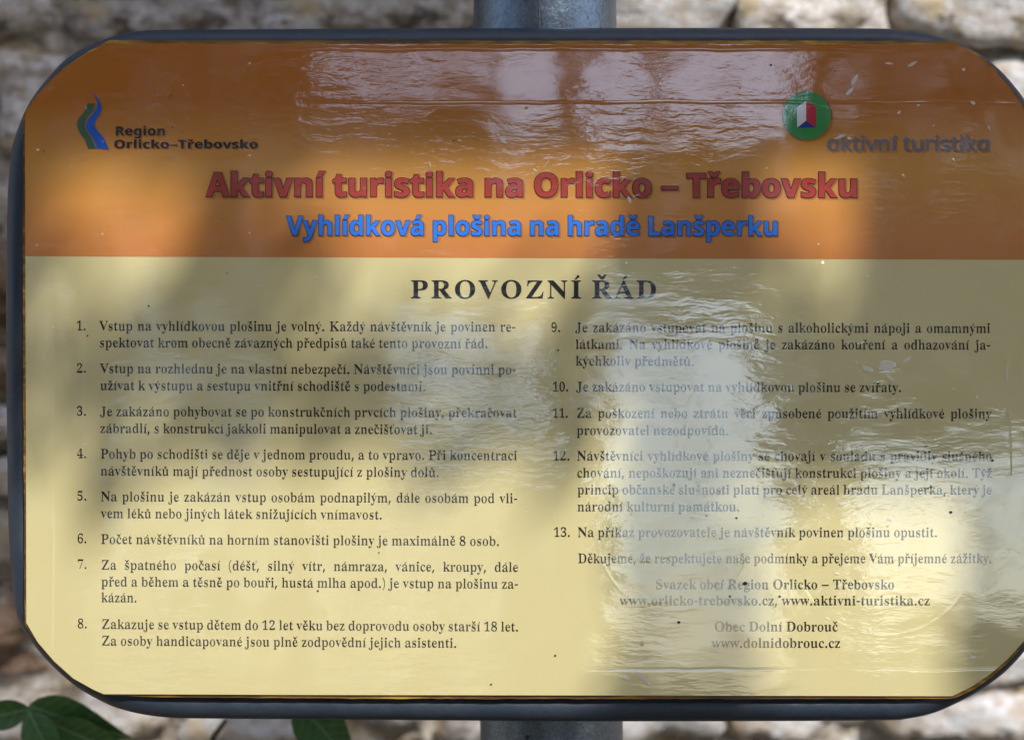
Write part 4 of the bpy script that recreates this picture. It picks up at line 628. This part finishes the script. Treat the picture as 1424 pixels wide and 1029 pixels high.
# ---- headings: dark outline, fill and printed drop shadow
def heading(txt, x0, x1, yb, cap, slope, fill, line, grow_d):
    for i, (g, o) in enumerate(((26, (1.9, 1.9)), (18, (1.7, 1.7)), (10, (1.5, 1.5)))):
        text_mesh('drop_shadow', txt, x0, x1, yb, cap, M_SH, panel, 'b', grow_d + g, grow_d + g, 2 + i, slope, off=o, sx=None)
    text_mesh('heading_outline', txt, x0, x1, yb, cap, line, panel, 'b', grow_d + 8, grow_d + 8, 5, slope)
    text_mesh('heading_text', txt, x0, x1, yb, cap, fill, panel, 'b', grow_d - 6, grow_d - 6, 7, slope)
heading('Aktivní turistika na Orlicko – Třebovsku', 287, 1194, 273, 32, .0013, M_RED, M_DKRED, 14)
heading('Vyhlídková plošina na hradě Lanšperku', 398.5, 1083, 327, 26, .0013, M_BLUE, M_DKBLUE, 10)
for i, (g, o) in enumerate(((16, (2, 2)), (6, (1.6, 1.6)))):
    text_mesh('drop_shadow', 'Region', 159.5, 231, 188.6, 12.4, M_SH, panel, 'b', g, g, 2 + i, 0, off=o)
    text_mesh('drop_shadow', 'Orlicko–Třebovsko', 158, 359.5, 206.6, 11.6, M_SH, panel, 'b', g, g, 2 + i, 0, off=o)
    text_mesh('drop_shadow', 'aktivní turistika', 1149, 1377, 209.8, 20.5, M_SH, panel, 'r', g + 14, g + 10, 2 + i, 0, off=(2.4, 2.4))
text_mesh('emblem_text', 'Region', 159.5, 231, 188.6, 12.4, M_BLACK, panel, 'b', 3, 0, 5)
text_mesh('emblem_text', 'Orlicko–Třebovsko', 158, 359.5, 206.6, 11.6, M_BLACK, panel, 'b', 8, 0, 5)
text_mesh('emblem_text', 'aktivní turistika', 1149, 1377, 209.8, 20.5, M_GREY, panel, 'r', 12, 8, 5)
text_mesh('title_text', 'PROVOZNÍ ŘÁD', 570.5, 914, 414.6, 24.6, M_BLACK, panel, 's', -2, 4, 3, .0012, track=56)
# ---- rules
LEFT = [('Vstup na vyhlídkovou plošinu je volný. Každý návštěvník je povinen re-', 138, 717.5, 459.7, 1), ('spektovat krom obecně závazných předpisů také tento provozní řád.', 138, 679, 482.8, 0),
        ('Vstup na rozhlednu je na vlastní nebezpečí. Návštěvníci jsou povinni po-', 139, 718, 518.8, 1), ('užívat k výstupu a sestupu vnitřní schodiště s podestami.', 139, 592.5, 542.3, 0),
        ('Je zakázáno pohybovat se po konstrukčních prvcích plošiny, překračovat', 139, 719, 578.3, 1), ('zábradlí, s konstrukcí jakkoli manipulovat a znečišťovat ji.', 139, 601.5, 601.8, 0),
        ('Pohyb po schodišti se děje v jednom proudu, a to vpravo. Při koncentraci', 139.5, 719.5, 637.4, 1), ('návštěvníků mají přednost osoby sestupující z plošiny dolů.', 139.5, 611, 661, 0),
        ('Na plošinu je zakázán vstup osobám podnapilým, dále osobám pod vli-', 140, 720, 696.6, 1), ('vem léků nebo jiných látek snižujících vnímavost.', 140, 532, 720, 0),
        ('Počet návštěvníků na horním stanovišti plošiny je maximálně 8 osob.', 140, 695, 755.8, 0),
        ('Za špatného počasí (déšť, silný vítr, námraza, vánice, kroupy, dále', 140.5, 721, 791.6, 1), ('před a během a těsně po bouři, hustá mlha apod.) je vstup na plošinu za-', 140.5, 721, 814.8, 1), ('kázán.', 140.5, 191, 836.8, 0),
        ('Zakazuje se vstup dětem do 12 let věku bez doprovodu osoby starší 18 let.', 141, 721.5, 873.9, 1), ('Za osoby handicapované jsou plně zodpovědní jejich asistenti.', 141, 635.5, 896.9, 0)]
RIGHT = [('Je zakázáno vstupovat na plošinu s alkoholickými nápoji a omamnými', 800, 1377.5, 461.7, 1), ('látkami. Na vyhlídkové plošině je zakázáno kouření a odhazování ja-', 800, 1377.5, 485, 1), ('kýchkoliv předmětů.', 800, 966, 508.3, 0),
         ('Je zakázáno vstupovat na vyhlídkovou plošinu se zvířaty.', 801, 1254, 544.3, 0),
         ('Za poškození nebo ztrátu věci způsobené použitím vyhlídkové plošiny', 801.5, 1379, 580.8, 1), ('provozovatel nezodpovídá.', 801.5, 1014, 604.6, 0),
         ('Návštěvníci vyhlídkové plošiny se chovají v souladu s pravidly slušného', 802, 1380, 640.2, 1), ('chování, nepoškozují ani neznečišťují konstrukci plošiny a její okolí. Týž', 802, 1380, 663.7, 1),
         ('princip občanské slušnosti platí pro celý areál hradu Lanšperka, který je', 802.5, 1380, 687, 1), ('národní kulturní památkou.', 802.5, 1029, 710.6, 0),
         ('Na příkaz provozovatele je návštěvník povinen plošinu opustit.', 803, 1304, 746.3, 0), ('Děkujeme, že respektujete naše podmínky a přejeme Vám příjemné zážitky.', 803.5, 1380, 782.6, 0)]
CAPH = 13.25; TX, TYy = -12, 5.5
u = CAPH / 455
ks = []
for t, x0, x1, yb, j in LEFT + RIGHT:
    if not j:
        L = sum(a for a in measure('s', t) if a is not None); ks.append(((x1 - x0) / u) / (L + t.count(' ') * SPACE['s']))
K = sorted(ks)[len(ks) // 2]; print('letter width', [round(k, 3) for k in ks], K)
for t, x0, x1, yb, j in LEFT:
    text_mesh('rule_text', t, x0, x1, yb, CAPH, M_BLACK, panel, 's', TX, TYy, 2, .0022 + .0042 * (yb - 460) / 440, sx=K if j else None)
for t, x0, x1, yb, j in RIGHT:
    text_mesh('rule_text', t, x0, x1, yb, CAPH, M_BLACK, panel, 's', TX, TYy, 2, max(0, .0021 * (780 - yb) / 320), sx=K if j else None)
for i, yb in enumerate((459.2, 518.2, 577.8, 636.8, 695.6, 754.8, 790.6, 873.0)):
    text_mesh('rule_number', '%d.' % (i + 1), 106 + i * .2, 120 + i * .25, yb, CAPH, M_BLACK, panel, 's', TX, TYy, 2)
for i, (yb, xa, xb) in enumerate(((461.5, 766, 780), (544, 768, 791), (580.6, 768, 790.5), (640, 768.5, 793), (746, 769.5, 793.5))):
    text_mesh('rule_number', '%d.' % (i + 9), xa, xb, yb, CAPH, M_BLACK, panel, 's', TX, TYy, 2)
for t, x0, x1, yb in (('Svazek obcí Region Orlicko – Třebovsko', 911, 1244, 818.8), ('www.orlicko-trebovsko.cz, www.aktivni-turistika.cz', 861.5, 1293.5, 841.2),
                      ('Obec Dolní Dobrouč', 993, 1165.5, 877.4), ('www.dolnidobrouc.cz', 989.5, 1169, 900.2)):
    text_mesh('imprint_text', t, x0, x1, yb, CAPH, M_BLACK, panel, 's', -7, 5, 2)

# ---- emblems
def Z1(x, y): return (80 + x / 4.747, 110 + y / 4.747)
def spl(pts, sub=5, closed=False):
    v = [Vector((p[0], p[1], 0)) for p in pts]; out = []
    for i in range(len(v) - 1):
        p0, p1, p2, p3 = v[max(i - 1, 0)], v[i], v[i + 1], v[min(i + 2, len(v) - 1)]
        for q in range(sub):
            t = q / sub; r = .5 * ((2 * p1) + (p2 - p0) * t + (2 * p0 - 5 * p1 + 4 * p2 - p3) * t * t + (3 * p1 - p0 - 3 * p2 + p3) * t ** 3); out.append((r.x, r.y))
    out.append(tuple(v[-1][:2])); return out
rl = spl([(228, 88), (252, 125), (264, 160), (256, 195), (225, 240), (196, 280), (190, 320), (212, 362), (242, 405), (262, 466)], 6)
rr = spl([(340, 466), (318, 415), (292, 372), (262, 340), (245, 300), (258, 265), (280, 230), (290, 180), (268, 130), (228, 88)], 6)
for k, o in ((0, 2.0), (1, 1.2)):
    sheet('drop_shadow', [tuple(a + o for a in Z1(*p)) for p in rl[:-1] + rr[:-1]], M_SH, 2 + k, panel)
sheet('river_emblem', [Z1(*p) for p in rl[:-1] + rr[:-1]], M_RIVER, 5, panel)
gl = spl([(200, 163), (180, 215), (140, 265), (130, 310), (150, 360), (182, 405), (203, 463)], 12)
gr_ = spl([(247, 163), (238, 205), (198, 255), (183, 310), (200, 355), (232, 400), (256, 463)], 12)
bm = bmesh.new(); ny = 40
def xat(c, y):
    for (x1, y1), (x2, y2) in zip(c, c[1:]):
        if y1 <= y <= y2: return x1 + (x2 - x1) * (y - y1) / max(1e-6, y2 - y1)
    return c[-1][0]
for i in range(ny):
    ya = 163 + 300 * i / ny; yc = ya + 300 / ny * .8
    q = [Z1(xat(gl, ya), ya), Z1(xat(gl, yc), yc), Z1(xat(gr_, yc), yc), Z1(xat(gr_, ya), ya)]
    vs_ = [bm.verts.new((P(*p).x, -.0003, P(*p).z)) for p in q]; bm.faces.new(vs_)
obj('forest_emblem', bm, M_FOREST, panel)
def circ(cx, cy, r, n=48): return [(cx + r * math.cos(2 * math.pi * i / n), cy + r * math.sin(2 * math.pi * i / n)) for i in range(n)]
for k, (r, o) in enumerate(((35.5, 3.2), (34.5, 2.6), (33.5, 2))): sheet('drop_shadow', circ(1121.5 + o, 161 + o, r), M_SH, 2 + k, panel)
disc = sheet('round_emblem', circ(1121.5, 161, 33.6), M_GREEN, 5, panel)
def Z2(x, y): return (1060 + x / 3.912, 110 + y / 3.912)
sheet('door_white', [Z2(*p) for p in ((187, 158), (238, 120), (238, 232), (190, 266))], M_WHITE, 6, panel)
sheet('door_red', [Z2(*p) for p in ((238, 120), (292, 152), (292, 266), (238, 232))], M_FLAGRED, 6, panel)
sheet('door_blue', [Z2(*p) for p in ((190, 266), (238, 228), (292, 266))], M_NAVY, 7, panel)

# ---- pale flecks, and glints of the film bumps painted as flat patches
s = N('painted glint and fleck'); M_GLINT = s.set(Base_Color=(.82, .80, .74), Roughness=.35, Alpha=.55)
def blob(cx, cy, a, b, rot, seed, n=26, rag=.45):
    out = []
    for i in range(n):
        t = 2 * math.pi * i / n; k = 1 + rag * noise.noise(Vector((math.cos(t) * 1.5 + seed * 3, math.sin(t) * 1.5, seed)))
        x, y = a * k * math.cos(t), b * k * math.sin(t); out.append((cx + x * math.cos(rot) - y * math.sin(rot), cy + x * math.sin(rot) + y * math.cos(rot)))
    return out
GLINTS = [(1209, 875, 3.6, 3.3, 0), (1350, 912, 4, 3.6, 0), (1394, 878, 2.4, 2.2, 0), (1417, 870, 2.6, 2.4, 0), (1340, 930, 1.7, 1.5, 0), (868, 941, 10, 3, .3), (892, 940, 14, 3.2, .6), (902, 949, 7, 2, .9),
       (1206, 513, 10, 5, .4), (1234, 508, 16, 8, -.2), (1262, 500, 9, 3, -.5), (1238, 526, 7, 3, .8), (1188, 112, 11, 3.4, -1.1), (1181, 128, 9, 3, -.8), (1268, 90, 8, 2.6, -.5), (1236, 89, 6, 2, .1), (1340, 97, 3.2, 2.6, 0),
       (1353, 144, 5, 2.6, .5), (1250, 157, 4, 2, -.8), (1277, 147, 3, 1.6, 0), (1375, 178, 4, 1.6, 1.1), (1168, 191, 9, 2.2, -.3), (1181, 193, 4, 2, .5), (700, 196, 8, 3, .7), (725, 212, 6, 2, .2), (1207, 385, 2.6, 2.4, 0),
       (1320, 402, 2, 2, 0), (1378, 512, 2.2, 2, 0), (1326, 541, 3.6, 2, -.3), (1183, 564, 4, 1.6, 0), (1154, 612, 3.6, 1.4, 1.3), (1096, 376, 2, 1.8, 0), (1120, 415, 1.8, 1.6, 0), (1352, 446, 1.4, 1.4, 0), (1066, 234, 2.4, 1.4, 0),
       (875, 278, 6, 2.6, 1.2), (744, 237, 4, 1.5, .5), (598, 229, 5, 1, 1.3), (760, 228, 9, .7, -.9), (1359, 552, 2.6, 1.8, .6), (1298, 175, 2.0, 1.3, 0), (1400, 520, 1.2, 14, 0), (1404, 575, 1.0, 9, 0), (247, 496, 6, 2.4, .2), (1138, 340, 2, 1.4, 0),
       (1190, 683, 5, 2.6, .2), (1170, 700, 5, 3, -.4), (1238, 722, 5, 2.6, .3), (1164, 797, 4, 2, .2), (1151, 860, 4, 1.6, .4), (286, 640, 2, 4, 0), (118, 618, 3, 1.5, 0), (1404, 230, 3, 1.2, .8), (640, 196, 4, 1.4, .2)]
for i, (x, y, a, b, r_) in enumerate(GLINTS): sheet('glint_fleck', blob(x, y, a * .8, b * .8, r_, i + 1), M_GLINT, 8, panel)
s = N('dirt'); M_DIRT = s.set(Base_Color=(.03, .02, .012), Roughness=.7)
for i, (x, y, r_) in enumerate([(207, 425.5, 1.6), (776, 487, 1.5), (631, 196, 1.3), (122, 467, 1.3), (683, 951, 1.4), (442, 821, 1.5), (237, 134, 1.4), (240, 177, 1.2), (1036, 811, 3.2), (527, 768, 1.1), (1072, 91, 1.8), (316, 380, 1.1), (61, 211, 1.2),
        (1380, 640, 2), (1024, 720, 1.6), (944, 865, 2.2), (772, 911, 1.6), (1322, 712, 2.2), (1084, 829, 1.8), (1015, 829, 1.6), (295, 585, 1), (1288, 620, 1.2)]):
    sheet('dirt_speck', blob(x, y, r_, r_ * .8, 0, i + 50, 10), M_DIRT, 8, panel)

# ---- post: two visible lengths of one galvanised tube, weld seam, cap
PR = .0422; PY = TY + TR + PR + .0005
def tube(cx, cy, r, z0, z1, n=64, lean=0):
    bm = bmesh.new(); lo = []; hi = []
    zs = [z0 + (z1 - z0) * i / 40 for i in range(41)]; prev = None
    for z in zs:
        ring = [bm.verts.new((cx + lean * z + r * math.cos(2 * math.pi * k / n), cy + r * math.sin(2 * math.pi * k / n), z)) for k in range(n)]
        if prev:
            for k in range(n): bm.faces.new((prev[k], prev[(k + 1) % n], ring[(k + 1) % n], ring[k]))
        else: bm.faces.new(ring[::-1])
        prev = ring
    bm.faces.new(prev); return bm
pc = P(762.5, 514, PY)
def shade_flat(o):
    for p in o.data.polygons: p.use_smooth = len(p.vertices) == 4
    return o
post = shade_flat(part('post', tube(pc.x, PY, PR, BASE_Z - .05, .62, 64, -.009), M_GALV))
seam = tube(pc.x - .0042, PY - PR * .9985, .00035, BASE_Z, .61, 8, -.009)
smooth(obj('weld_seam', seam, M_GALV, post))
cap = tube(pc.x - .0056, PY, PR + .0015, .612, .627, 64); obj('post_cap', cap, M_FRAME, post)
for zc in (-.12, .12):                      # clamps that hold frame to post
    bm = bmesh.new(); bmesh.ops.create_cube(bm, size=1)
    for v in bm.verts: v.co = Vector((v.co.x * .13 + pc.x, v.co.y * .006 + TY + TR + .002, v.co.z * .03 + zc))
    part('bracket', bm, M_FRAME)

# ================================================================== shrub between sign and wall
s = N('dull green leaf'); b0 = s.coord(); sp_ = s.n('SeparateXYZ'); s.put(sp_.inputs[0], b0)
ax = s.math('ABSOLUTE', sp_.outputs[0]); rib = s.math('LESS_THAN', ax, .0007)
vein = s.math('GREATER_THAN', s.math('SINE', s.math('MULTIPLY', s.math('SUBTRACT', sp_.outputs[1], s.math('MULTIPLY', ax, .9)), 900.0)), .93)
col = s.ramp(s.noise(b0, 45, 4, .65), [(.3, (.030, .095, .020)), (.7, (.085, .19, .045))])
col = s.mix(s.math('MAXIMUM', rib, s.math('MULTIPLY', vein, .5)), col, (.16, .27, .09))
M_LEAF = s.set(Base_Color=col, Roughness=.45, Normal=s.bump(vein, .0004))
s = N('thin brown stem'); M_STEM = s.set(Base_Color=(.12, .085, .045), Roughness=.8)
def leaf_mesh(L, W, seed=0, fold=.3, droop=.2, n=12):
    bm = bmesh.new(); rows = []
    for i in range(n + 1):
        t = i / n; wd = W / 2 * math.sin(math.pi * t ** .8) * (1 - .4 * t) * 1.35 if 0 < t < 1 else 0.0004
        z = -droop * L * t * t
        rows.append([bm.verts.new((s_ * wd, t * L, z + fold * wd * abs(s_) + (.0006 if i % 2 else 0))) for s_ in (-1, -.5, 0, .5, 1)])
    for a, b in zip(rows, rows[1:]):
        for k in range(4): bm.faces.new((a[k], a[k + 1], b[k + 1], b[k]))
    me = bpy.data.meshes.new('leaf'); bm.to_mesh(me); bm.free(); me.materials.append(M_LEAF)
    for p in me.polygons: p.use_smooth = True
    return me
def stem_mesh(pts, r0, r1):
    bm = bmesh.new(); prev = None; n = 7
    for i, p in enumerate(pts):
        t = (pts[min(i + 1, len(pts) - 1)] - pts[max(i - 1, 0)]).normalized(); a = t.orthogonal().normalized(); b = t.cross(a)
        r = r0 + (r1 - r0) * i / (len(pts) - 1)
        ring = [bm.verts.new(p + a * math.cos(2 * math.pi * k / n) * r + b * math.sin(2 * math.pi * k / n) * r) for k in range(n)]
        if prev:
            for k in range(n): bm.faces.new((prev[k], prev[(k + 1) % n], ring[(k + 1) % n], ring[k]))
        prev = ring
    return bm
def shrub(name, label, foot, joints, leaves):
    e = bpy.data.objects.new(name, None); COL.objects.link(e); e.location = foot; e['label'] = label; e['category'] = 'shrub'
    for pts in joints:
        w_ = [ROOT @ P(*p) if not isinstance(p, Vector) else p for p in pts]
        sm_ = []
        for i in range(len(w_) - 1):
            for q in range(5): sm_.append(w_[i].lerp(w_[i + 1], q / 5))
        sm_.append(w_[-1])
        smooth(obj('stem', stem_mesh([p - Vector(foot) for p in sm_], .0045, .0015), M_STEM, e))
    for (px, py, d), (qx, qy), wd, roll in leaves:
        a = ROOT @ P(px, py, d); b = ROOT @ P(qx, qy, d - .015); L = (b - a).length
        o = bpy.data.objects.new('leaf', leaf_mesh(L, L * wd)); COL.objects.link(o); o.parent = e
        yv = (b - a).normalized(); nv = (Vector((0, -1, .25)) + Vector((roll, 0, 0))).normalized(); xv = yv.cross(nv).normalized(); zv = xv.cross(yv)
        o.matrix_local = Matrix.Translation(a - Vector(foot)) @ Matrix((xv, yv, zv)).transposed().to_4x4()
dl = .20
f0 = Vector((-.34, .30, 0)); f1 = Vector((-.14, .31, 0))
shrub('leafy_shrub', 'dark green leafy shoot low at the wall behind the lower left corner of the sign', f0,
      [[f0, (60, 1500, dl), (75, 1100, dl), (52, 990, dl)], [(75, 1100, dl), (150, 1085, dl), (190, 1060, dl)]],
      [((42, 985, dl), (-58, 1008), .38, .2), ((40, 980, dl), (172, 1030), .37, -.2), ((40, 988, dl - .012), (86, 1085), .4, .1), ((70, 1004, dl - .006), (190, 1062), .34, -.3),
       ((75, 1100, dl), (-10, 1130), .5, .2), ((80, 1120, dl), (190, 1160), .45, 0), ((66, 1250, dl), (-40, 1270), .45, .1), ((66, 1260, dl), (170, 1300), .45, -.1)])
shrub('leafy_shrub', 'thin shoot with one broad leaf just below the frame left of the post', f1,
      [[f1, (360, 1500, dl + .05), (330, 1150, dl + .05), (296, 1025, dl + .05), (314, 1001, dl + .05)], [(340, 1200, dl), (400, 1080, dl)]],
      [((412, 972, dl), (498, 1072), .46, .2), ((330, 1150, dl), (250, 1180), .4, .2), ((345, 1200, dl), (430, 1230), .45, -.2)])

# ================================================================== unseen timber lattice added in front of the sign to throw the striped shade
def add_leaf(V_, F_, c, r, sz):
    n_ = Vector((r.gauss(0, 1), r.gauss(0, 1), r.gauss(0, 1))).normalized(); a = n_.orthogonal().normalized(); b = n_.cross(a)
    ang = r.uniform(0, 6.28); a, b = a * math.cos(ang) + b * math.sin(ang), b * math.cos(ang) - a * math.sin(ang)
    k = len(V_); V_ += [c - a * sz, c + b * sz * .45, c + a * sz, c - b * sz * .45]; F_.append((k, k + 1, k + 2, k + 3))
YL = -1.6
s = N('sun blocker timber'); b0 = s.coord((3, 3, 40))
M_WOOD = s.set(Base_Color=s.ramp(s.noise(s.coord((18, 18, 4)), 1, 5, .6), [(.3, (.16, .10, .055)), (.7, (.30, .20, .12))]), Roughness=.85)
def toL(px, py):                            # where the sun ray to this point of the face crosses the lattice plane
    p = ROOT @ P(px, py); t = (YL - p.y) / SUN.y; return p + SUN * t
lat = bpy.data.objects.new('sun_blocker_lattice', None); COL.objects.link(lat); lat.location = (1.0, YL, 0)
lat['label'] = 'unseen timber lattice added in front of the sign to cast the striped shade'; lat['category'] = 'lattice'
def board(name, q, th=.012, edge=.004, seed=0):
    w_ = [toL(*p) - lat.location for p in q]; o_ = []
    for i in range(4):
        a, b = w_[i], w_[(i + 1) % 4]; m = max(2, int((b - a).length / .03))
        nn_ = (b - a).normalized(); nn_ = Vector((nn_.z, 0, -nn_.x))
        for k in range(m):
            p = a.lerp(b, k / m)
            o_.append(p + nn_ * noise.noise(Vector((p.x * 9, seed, p.z * 9))) * edge * (2 if 0 < k else 0))
    obj(name, prism([Vector((p.x, 0, p.z)) for p in o_], -th, 0), M_WOOD, lat)
for i, (q, e_) in enumerate(BOARDS): board('sun_blocker_board', q, .012, e_, i)  # boards of the unseen lattice, added for the shade
for X in (-1.75, 2.9):
    bm = bmesh.new(); bmesh.ops.create_cone(bm, cap_ends=True, segments=16, radius1=.06, radius2=.055, depth=4.6)
    for v in bm.verts: v.co += Vector((X - 1.0, .07, 2.3))
    smooth(obj('post', bm, M_WOOD, lat))

# unseen vine added to make the soft middle band of shade
vine = bpy.data.objects.new('sun_blocker_vine', None); COL.objects.link(vine); vine.location = toL(300, 515); vine['label'] = 'unseen leafy vine added on the lattice to cast the soft middle shade'; vine['category'] = 'vine'
rv = random.Random(11); V_ = []; F_ = []
for _ in range(540):
    X_ = rv.uniform(-900, 1120); Y_ = rv.uniform(462, 592) + rv.gauss(0, 12)
    if rv.random() < .035: X_ = rv.choice([275, 392, 868, 1056]) + rv.gauss(0, 16); Y_ = rv.uniform(180, 460)
    if _ >= 430: X_ = rv.uniform(875, 1040); Y_ = rv.uniform(600, 1120)
    add_leaf(V_, F_, toL(X_, Y_) + Vector((0, rv.uniform(-.03, .03), 0)) - vine.location, rv, rv.uniform(.018, .032))
me = bpy.data.meshes.new('leaves'); me.from_pydata(V_, [], F_); VL = me
smooth(obj('stem', stem_mesh([toL(-900 + 80 * i, 522 + 14 * math.sin(i * .9)) - vine.location for i in range(27)], .006, .003), M_STEM, vine))

# ================================================================== unseen trees added for the lacquer to mirror; crown gaps shape the glare
VC = ROOT @ Vector((0, D, 0)); M3 = ROOT.to_3x3()
def mirror_dir(px, py): return (M3 @ Vector(((px - 712) * S, -D, -(py - 514.5) * S))).normalized()
s = N('blocker leaves'); oi = s.n('ObjectInfo')
M_TL = s.set(Base_Color=s.ramp(s.noise(s.coord(), 6, 2), [(.3, (.03, .045, .010)), (.7, (.065, .085, .018))]), Roughness=.6)
s = N('blocker bark'); M_BARK = s.set(Base_Color=s.ramp(s.noise(s.coord((8, 8, 2)), 1, 5), [(.3, (.05, .04, .03)), (.7, (.12, .095, .07))]), Roughness=.9)
def op(x, y):                               # openness of the canopy in this direction, 0 solid .. 1 open
    wx = x + 22 * noise.noise(Vector((x * .012, y * .012, 1))) + 9 * noise.noise(Vector((x * .05, y * .05, 4)))
    wy = y + 22 * noise.noise(Vector((x * .012, y * .012, 9))) + 9 * noise.noise(Vector((x * .05, y * .05, 2)))
    for x0, x1, y0, y1, o in OPEN:
        if x0 < wx < x1 and y0 < wy < y1: return o
    return 0
smooth(obj('stem', stem_mesh([toL(955 + 12 * math.sin(i), 520 + 60 * i) - vine.location for i in range(11)], .004, .002), M_STEM, vine))
obj('leaves', VL, M_TL, vine)
trees = []
XS = [-700, -250, 120, 420, 800, 1140, 1500, 1950]
r2 = random.Random(3)
TREE_LABELS = ['unseen tree added at the far left for the reflections', 'unseen tree added second from the left for the reflections', 'unseen broad dark tree added left of the middle for the reflections', 'unseen dark tree with dense crown added in the middle for the reflections',
               'unseen tree added facing the sign, crown gaps shaped for the reflections', 'unseen dark tree added on the right for the reflections', 'unseen tree added second from the right for the reflections', 'unseen tree added at the far right for the reflections']
for i, x in enumerate(XS[:-1] + [1950]):
    d = mirror_dir(x, 514); g = VC + d * (8.7 / math.hypot(d.x, d.y)); g.z = 0
    e = bpy.data.objects.new('reflection_blocker', None); COL.objects.link(e); e.location = g; e['label'] = TREE_LABELS[i]; e['category'] = 'tree'; e['group'] = 'unseen trees added for the reflections'
    pts = [Vector((.12 * noise.noise(Vector((i, k * .4, 0))), .1 * noise.noise(Vector((i, 9, k * .4))), -.1 + k * .42)) for k in range(12)]
    trees.append((e, x, [], []))
    smooth(obj('blocker_trunk', stem_mesh(pts, .12, .05), M_BARK, e))
for _ in range(NLEAF):
    x = r2.uniform(-1600, 3000); y = r2.uniform(-900, 1120)
    if r2.random() < op(x, y): continue
    d = mirror_dir(x, y); dist = r2.uniform(8.0, 9.6)
    c = VC + d * dist
    if c.z < .1: continue
    e, tx, V_, F_ = min(trees, key=lambda t: abs(t[1] - x)); add_leaf(V_, F_, c - e.location, r2, r2.uniform(.05, .09))
for e, tx, V_, F_ in trees:
    me = bpy.data.meshes.new('crown'); me.from_pydata(V_, [], F_); obj('crown', me, M_TL, e)  # crown of an unseen tree added for the reflections
# unseen tree added so its crown holds back part of the sky
ov = bpy.data.objects.new('sky_blocker', None); COL.objects.link(ov); ov.location = (-3.2, -2.2, 0); ov['label'] = 'unseen tall tree added left of the sign, its wide crown blocking part of the sky'; ov['category'] = 'tree'
smooth(obj('blocker_trunk', stem_mesh([Vector((.1 * math.sin(k), .1 * math.cos(k * 1.3), -.1 + k * .5)) for k in range(11)], .2, .08), M_BARK, ov))
V_ = []; F_ = []; RI = ROOT.inverted()
for _ in range(NOVER):
    a = r2.uniform(0, 6.283); rr_ = math.sqrt(r2.random()) * 3.9; c = Vector((math.cos(a) * rr_ * 1.25, math.sin(a) * rr_, 4.3 + r2.uniform(-.35, .9) + .3 * math.cos(rr_)))
    wpos = c + ov.location + Vector((3.0, .8, 0)); c = wpos - ov.location
    # keep the way of the sun to the sign and wall free
    q = RI @ wpos; dl_ = RI.to_3x3() @ SUN; q = q - dl_ * (q.y / dl_.y); X_, Y_ = q.x / S + 712, 514.5 - q.z / S
    free = (-300 < X_ < 1750 and -260 < Y_ < 1300) or (X_ > 1230 and Y_ < 1300)
    if (not free and (X_ > -250 or r2.random() < .03)) or (free and Y_ < 420 and r2.random() < (.012 if X_ < 320 else 0)): add_leaf(V_, F_, c, r2, r2.uniform(.07, .12))
me = bpy.data.meshes.new('crown'); me.from_pydata(V_, [], F_); obj('crown', me, M_TL, ov)  # crown of the unseen tree added to block the sky
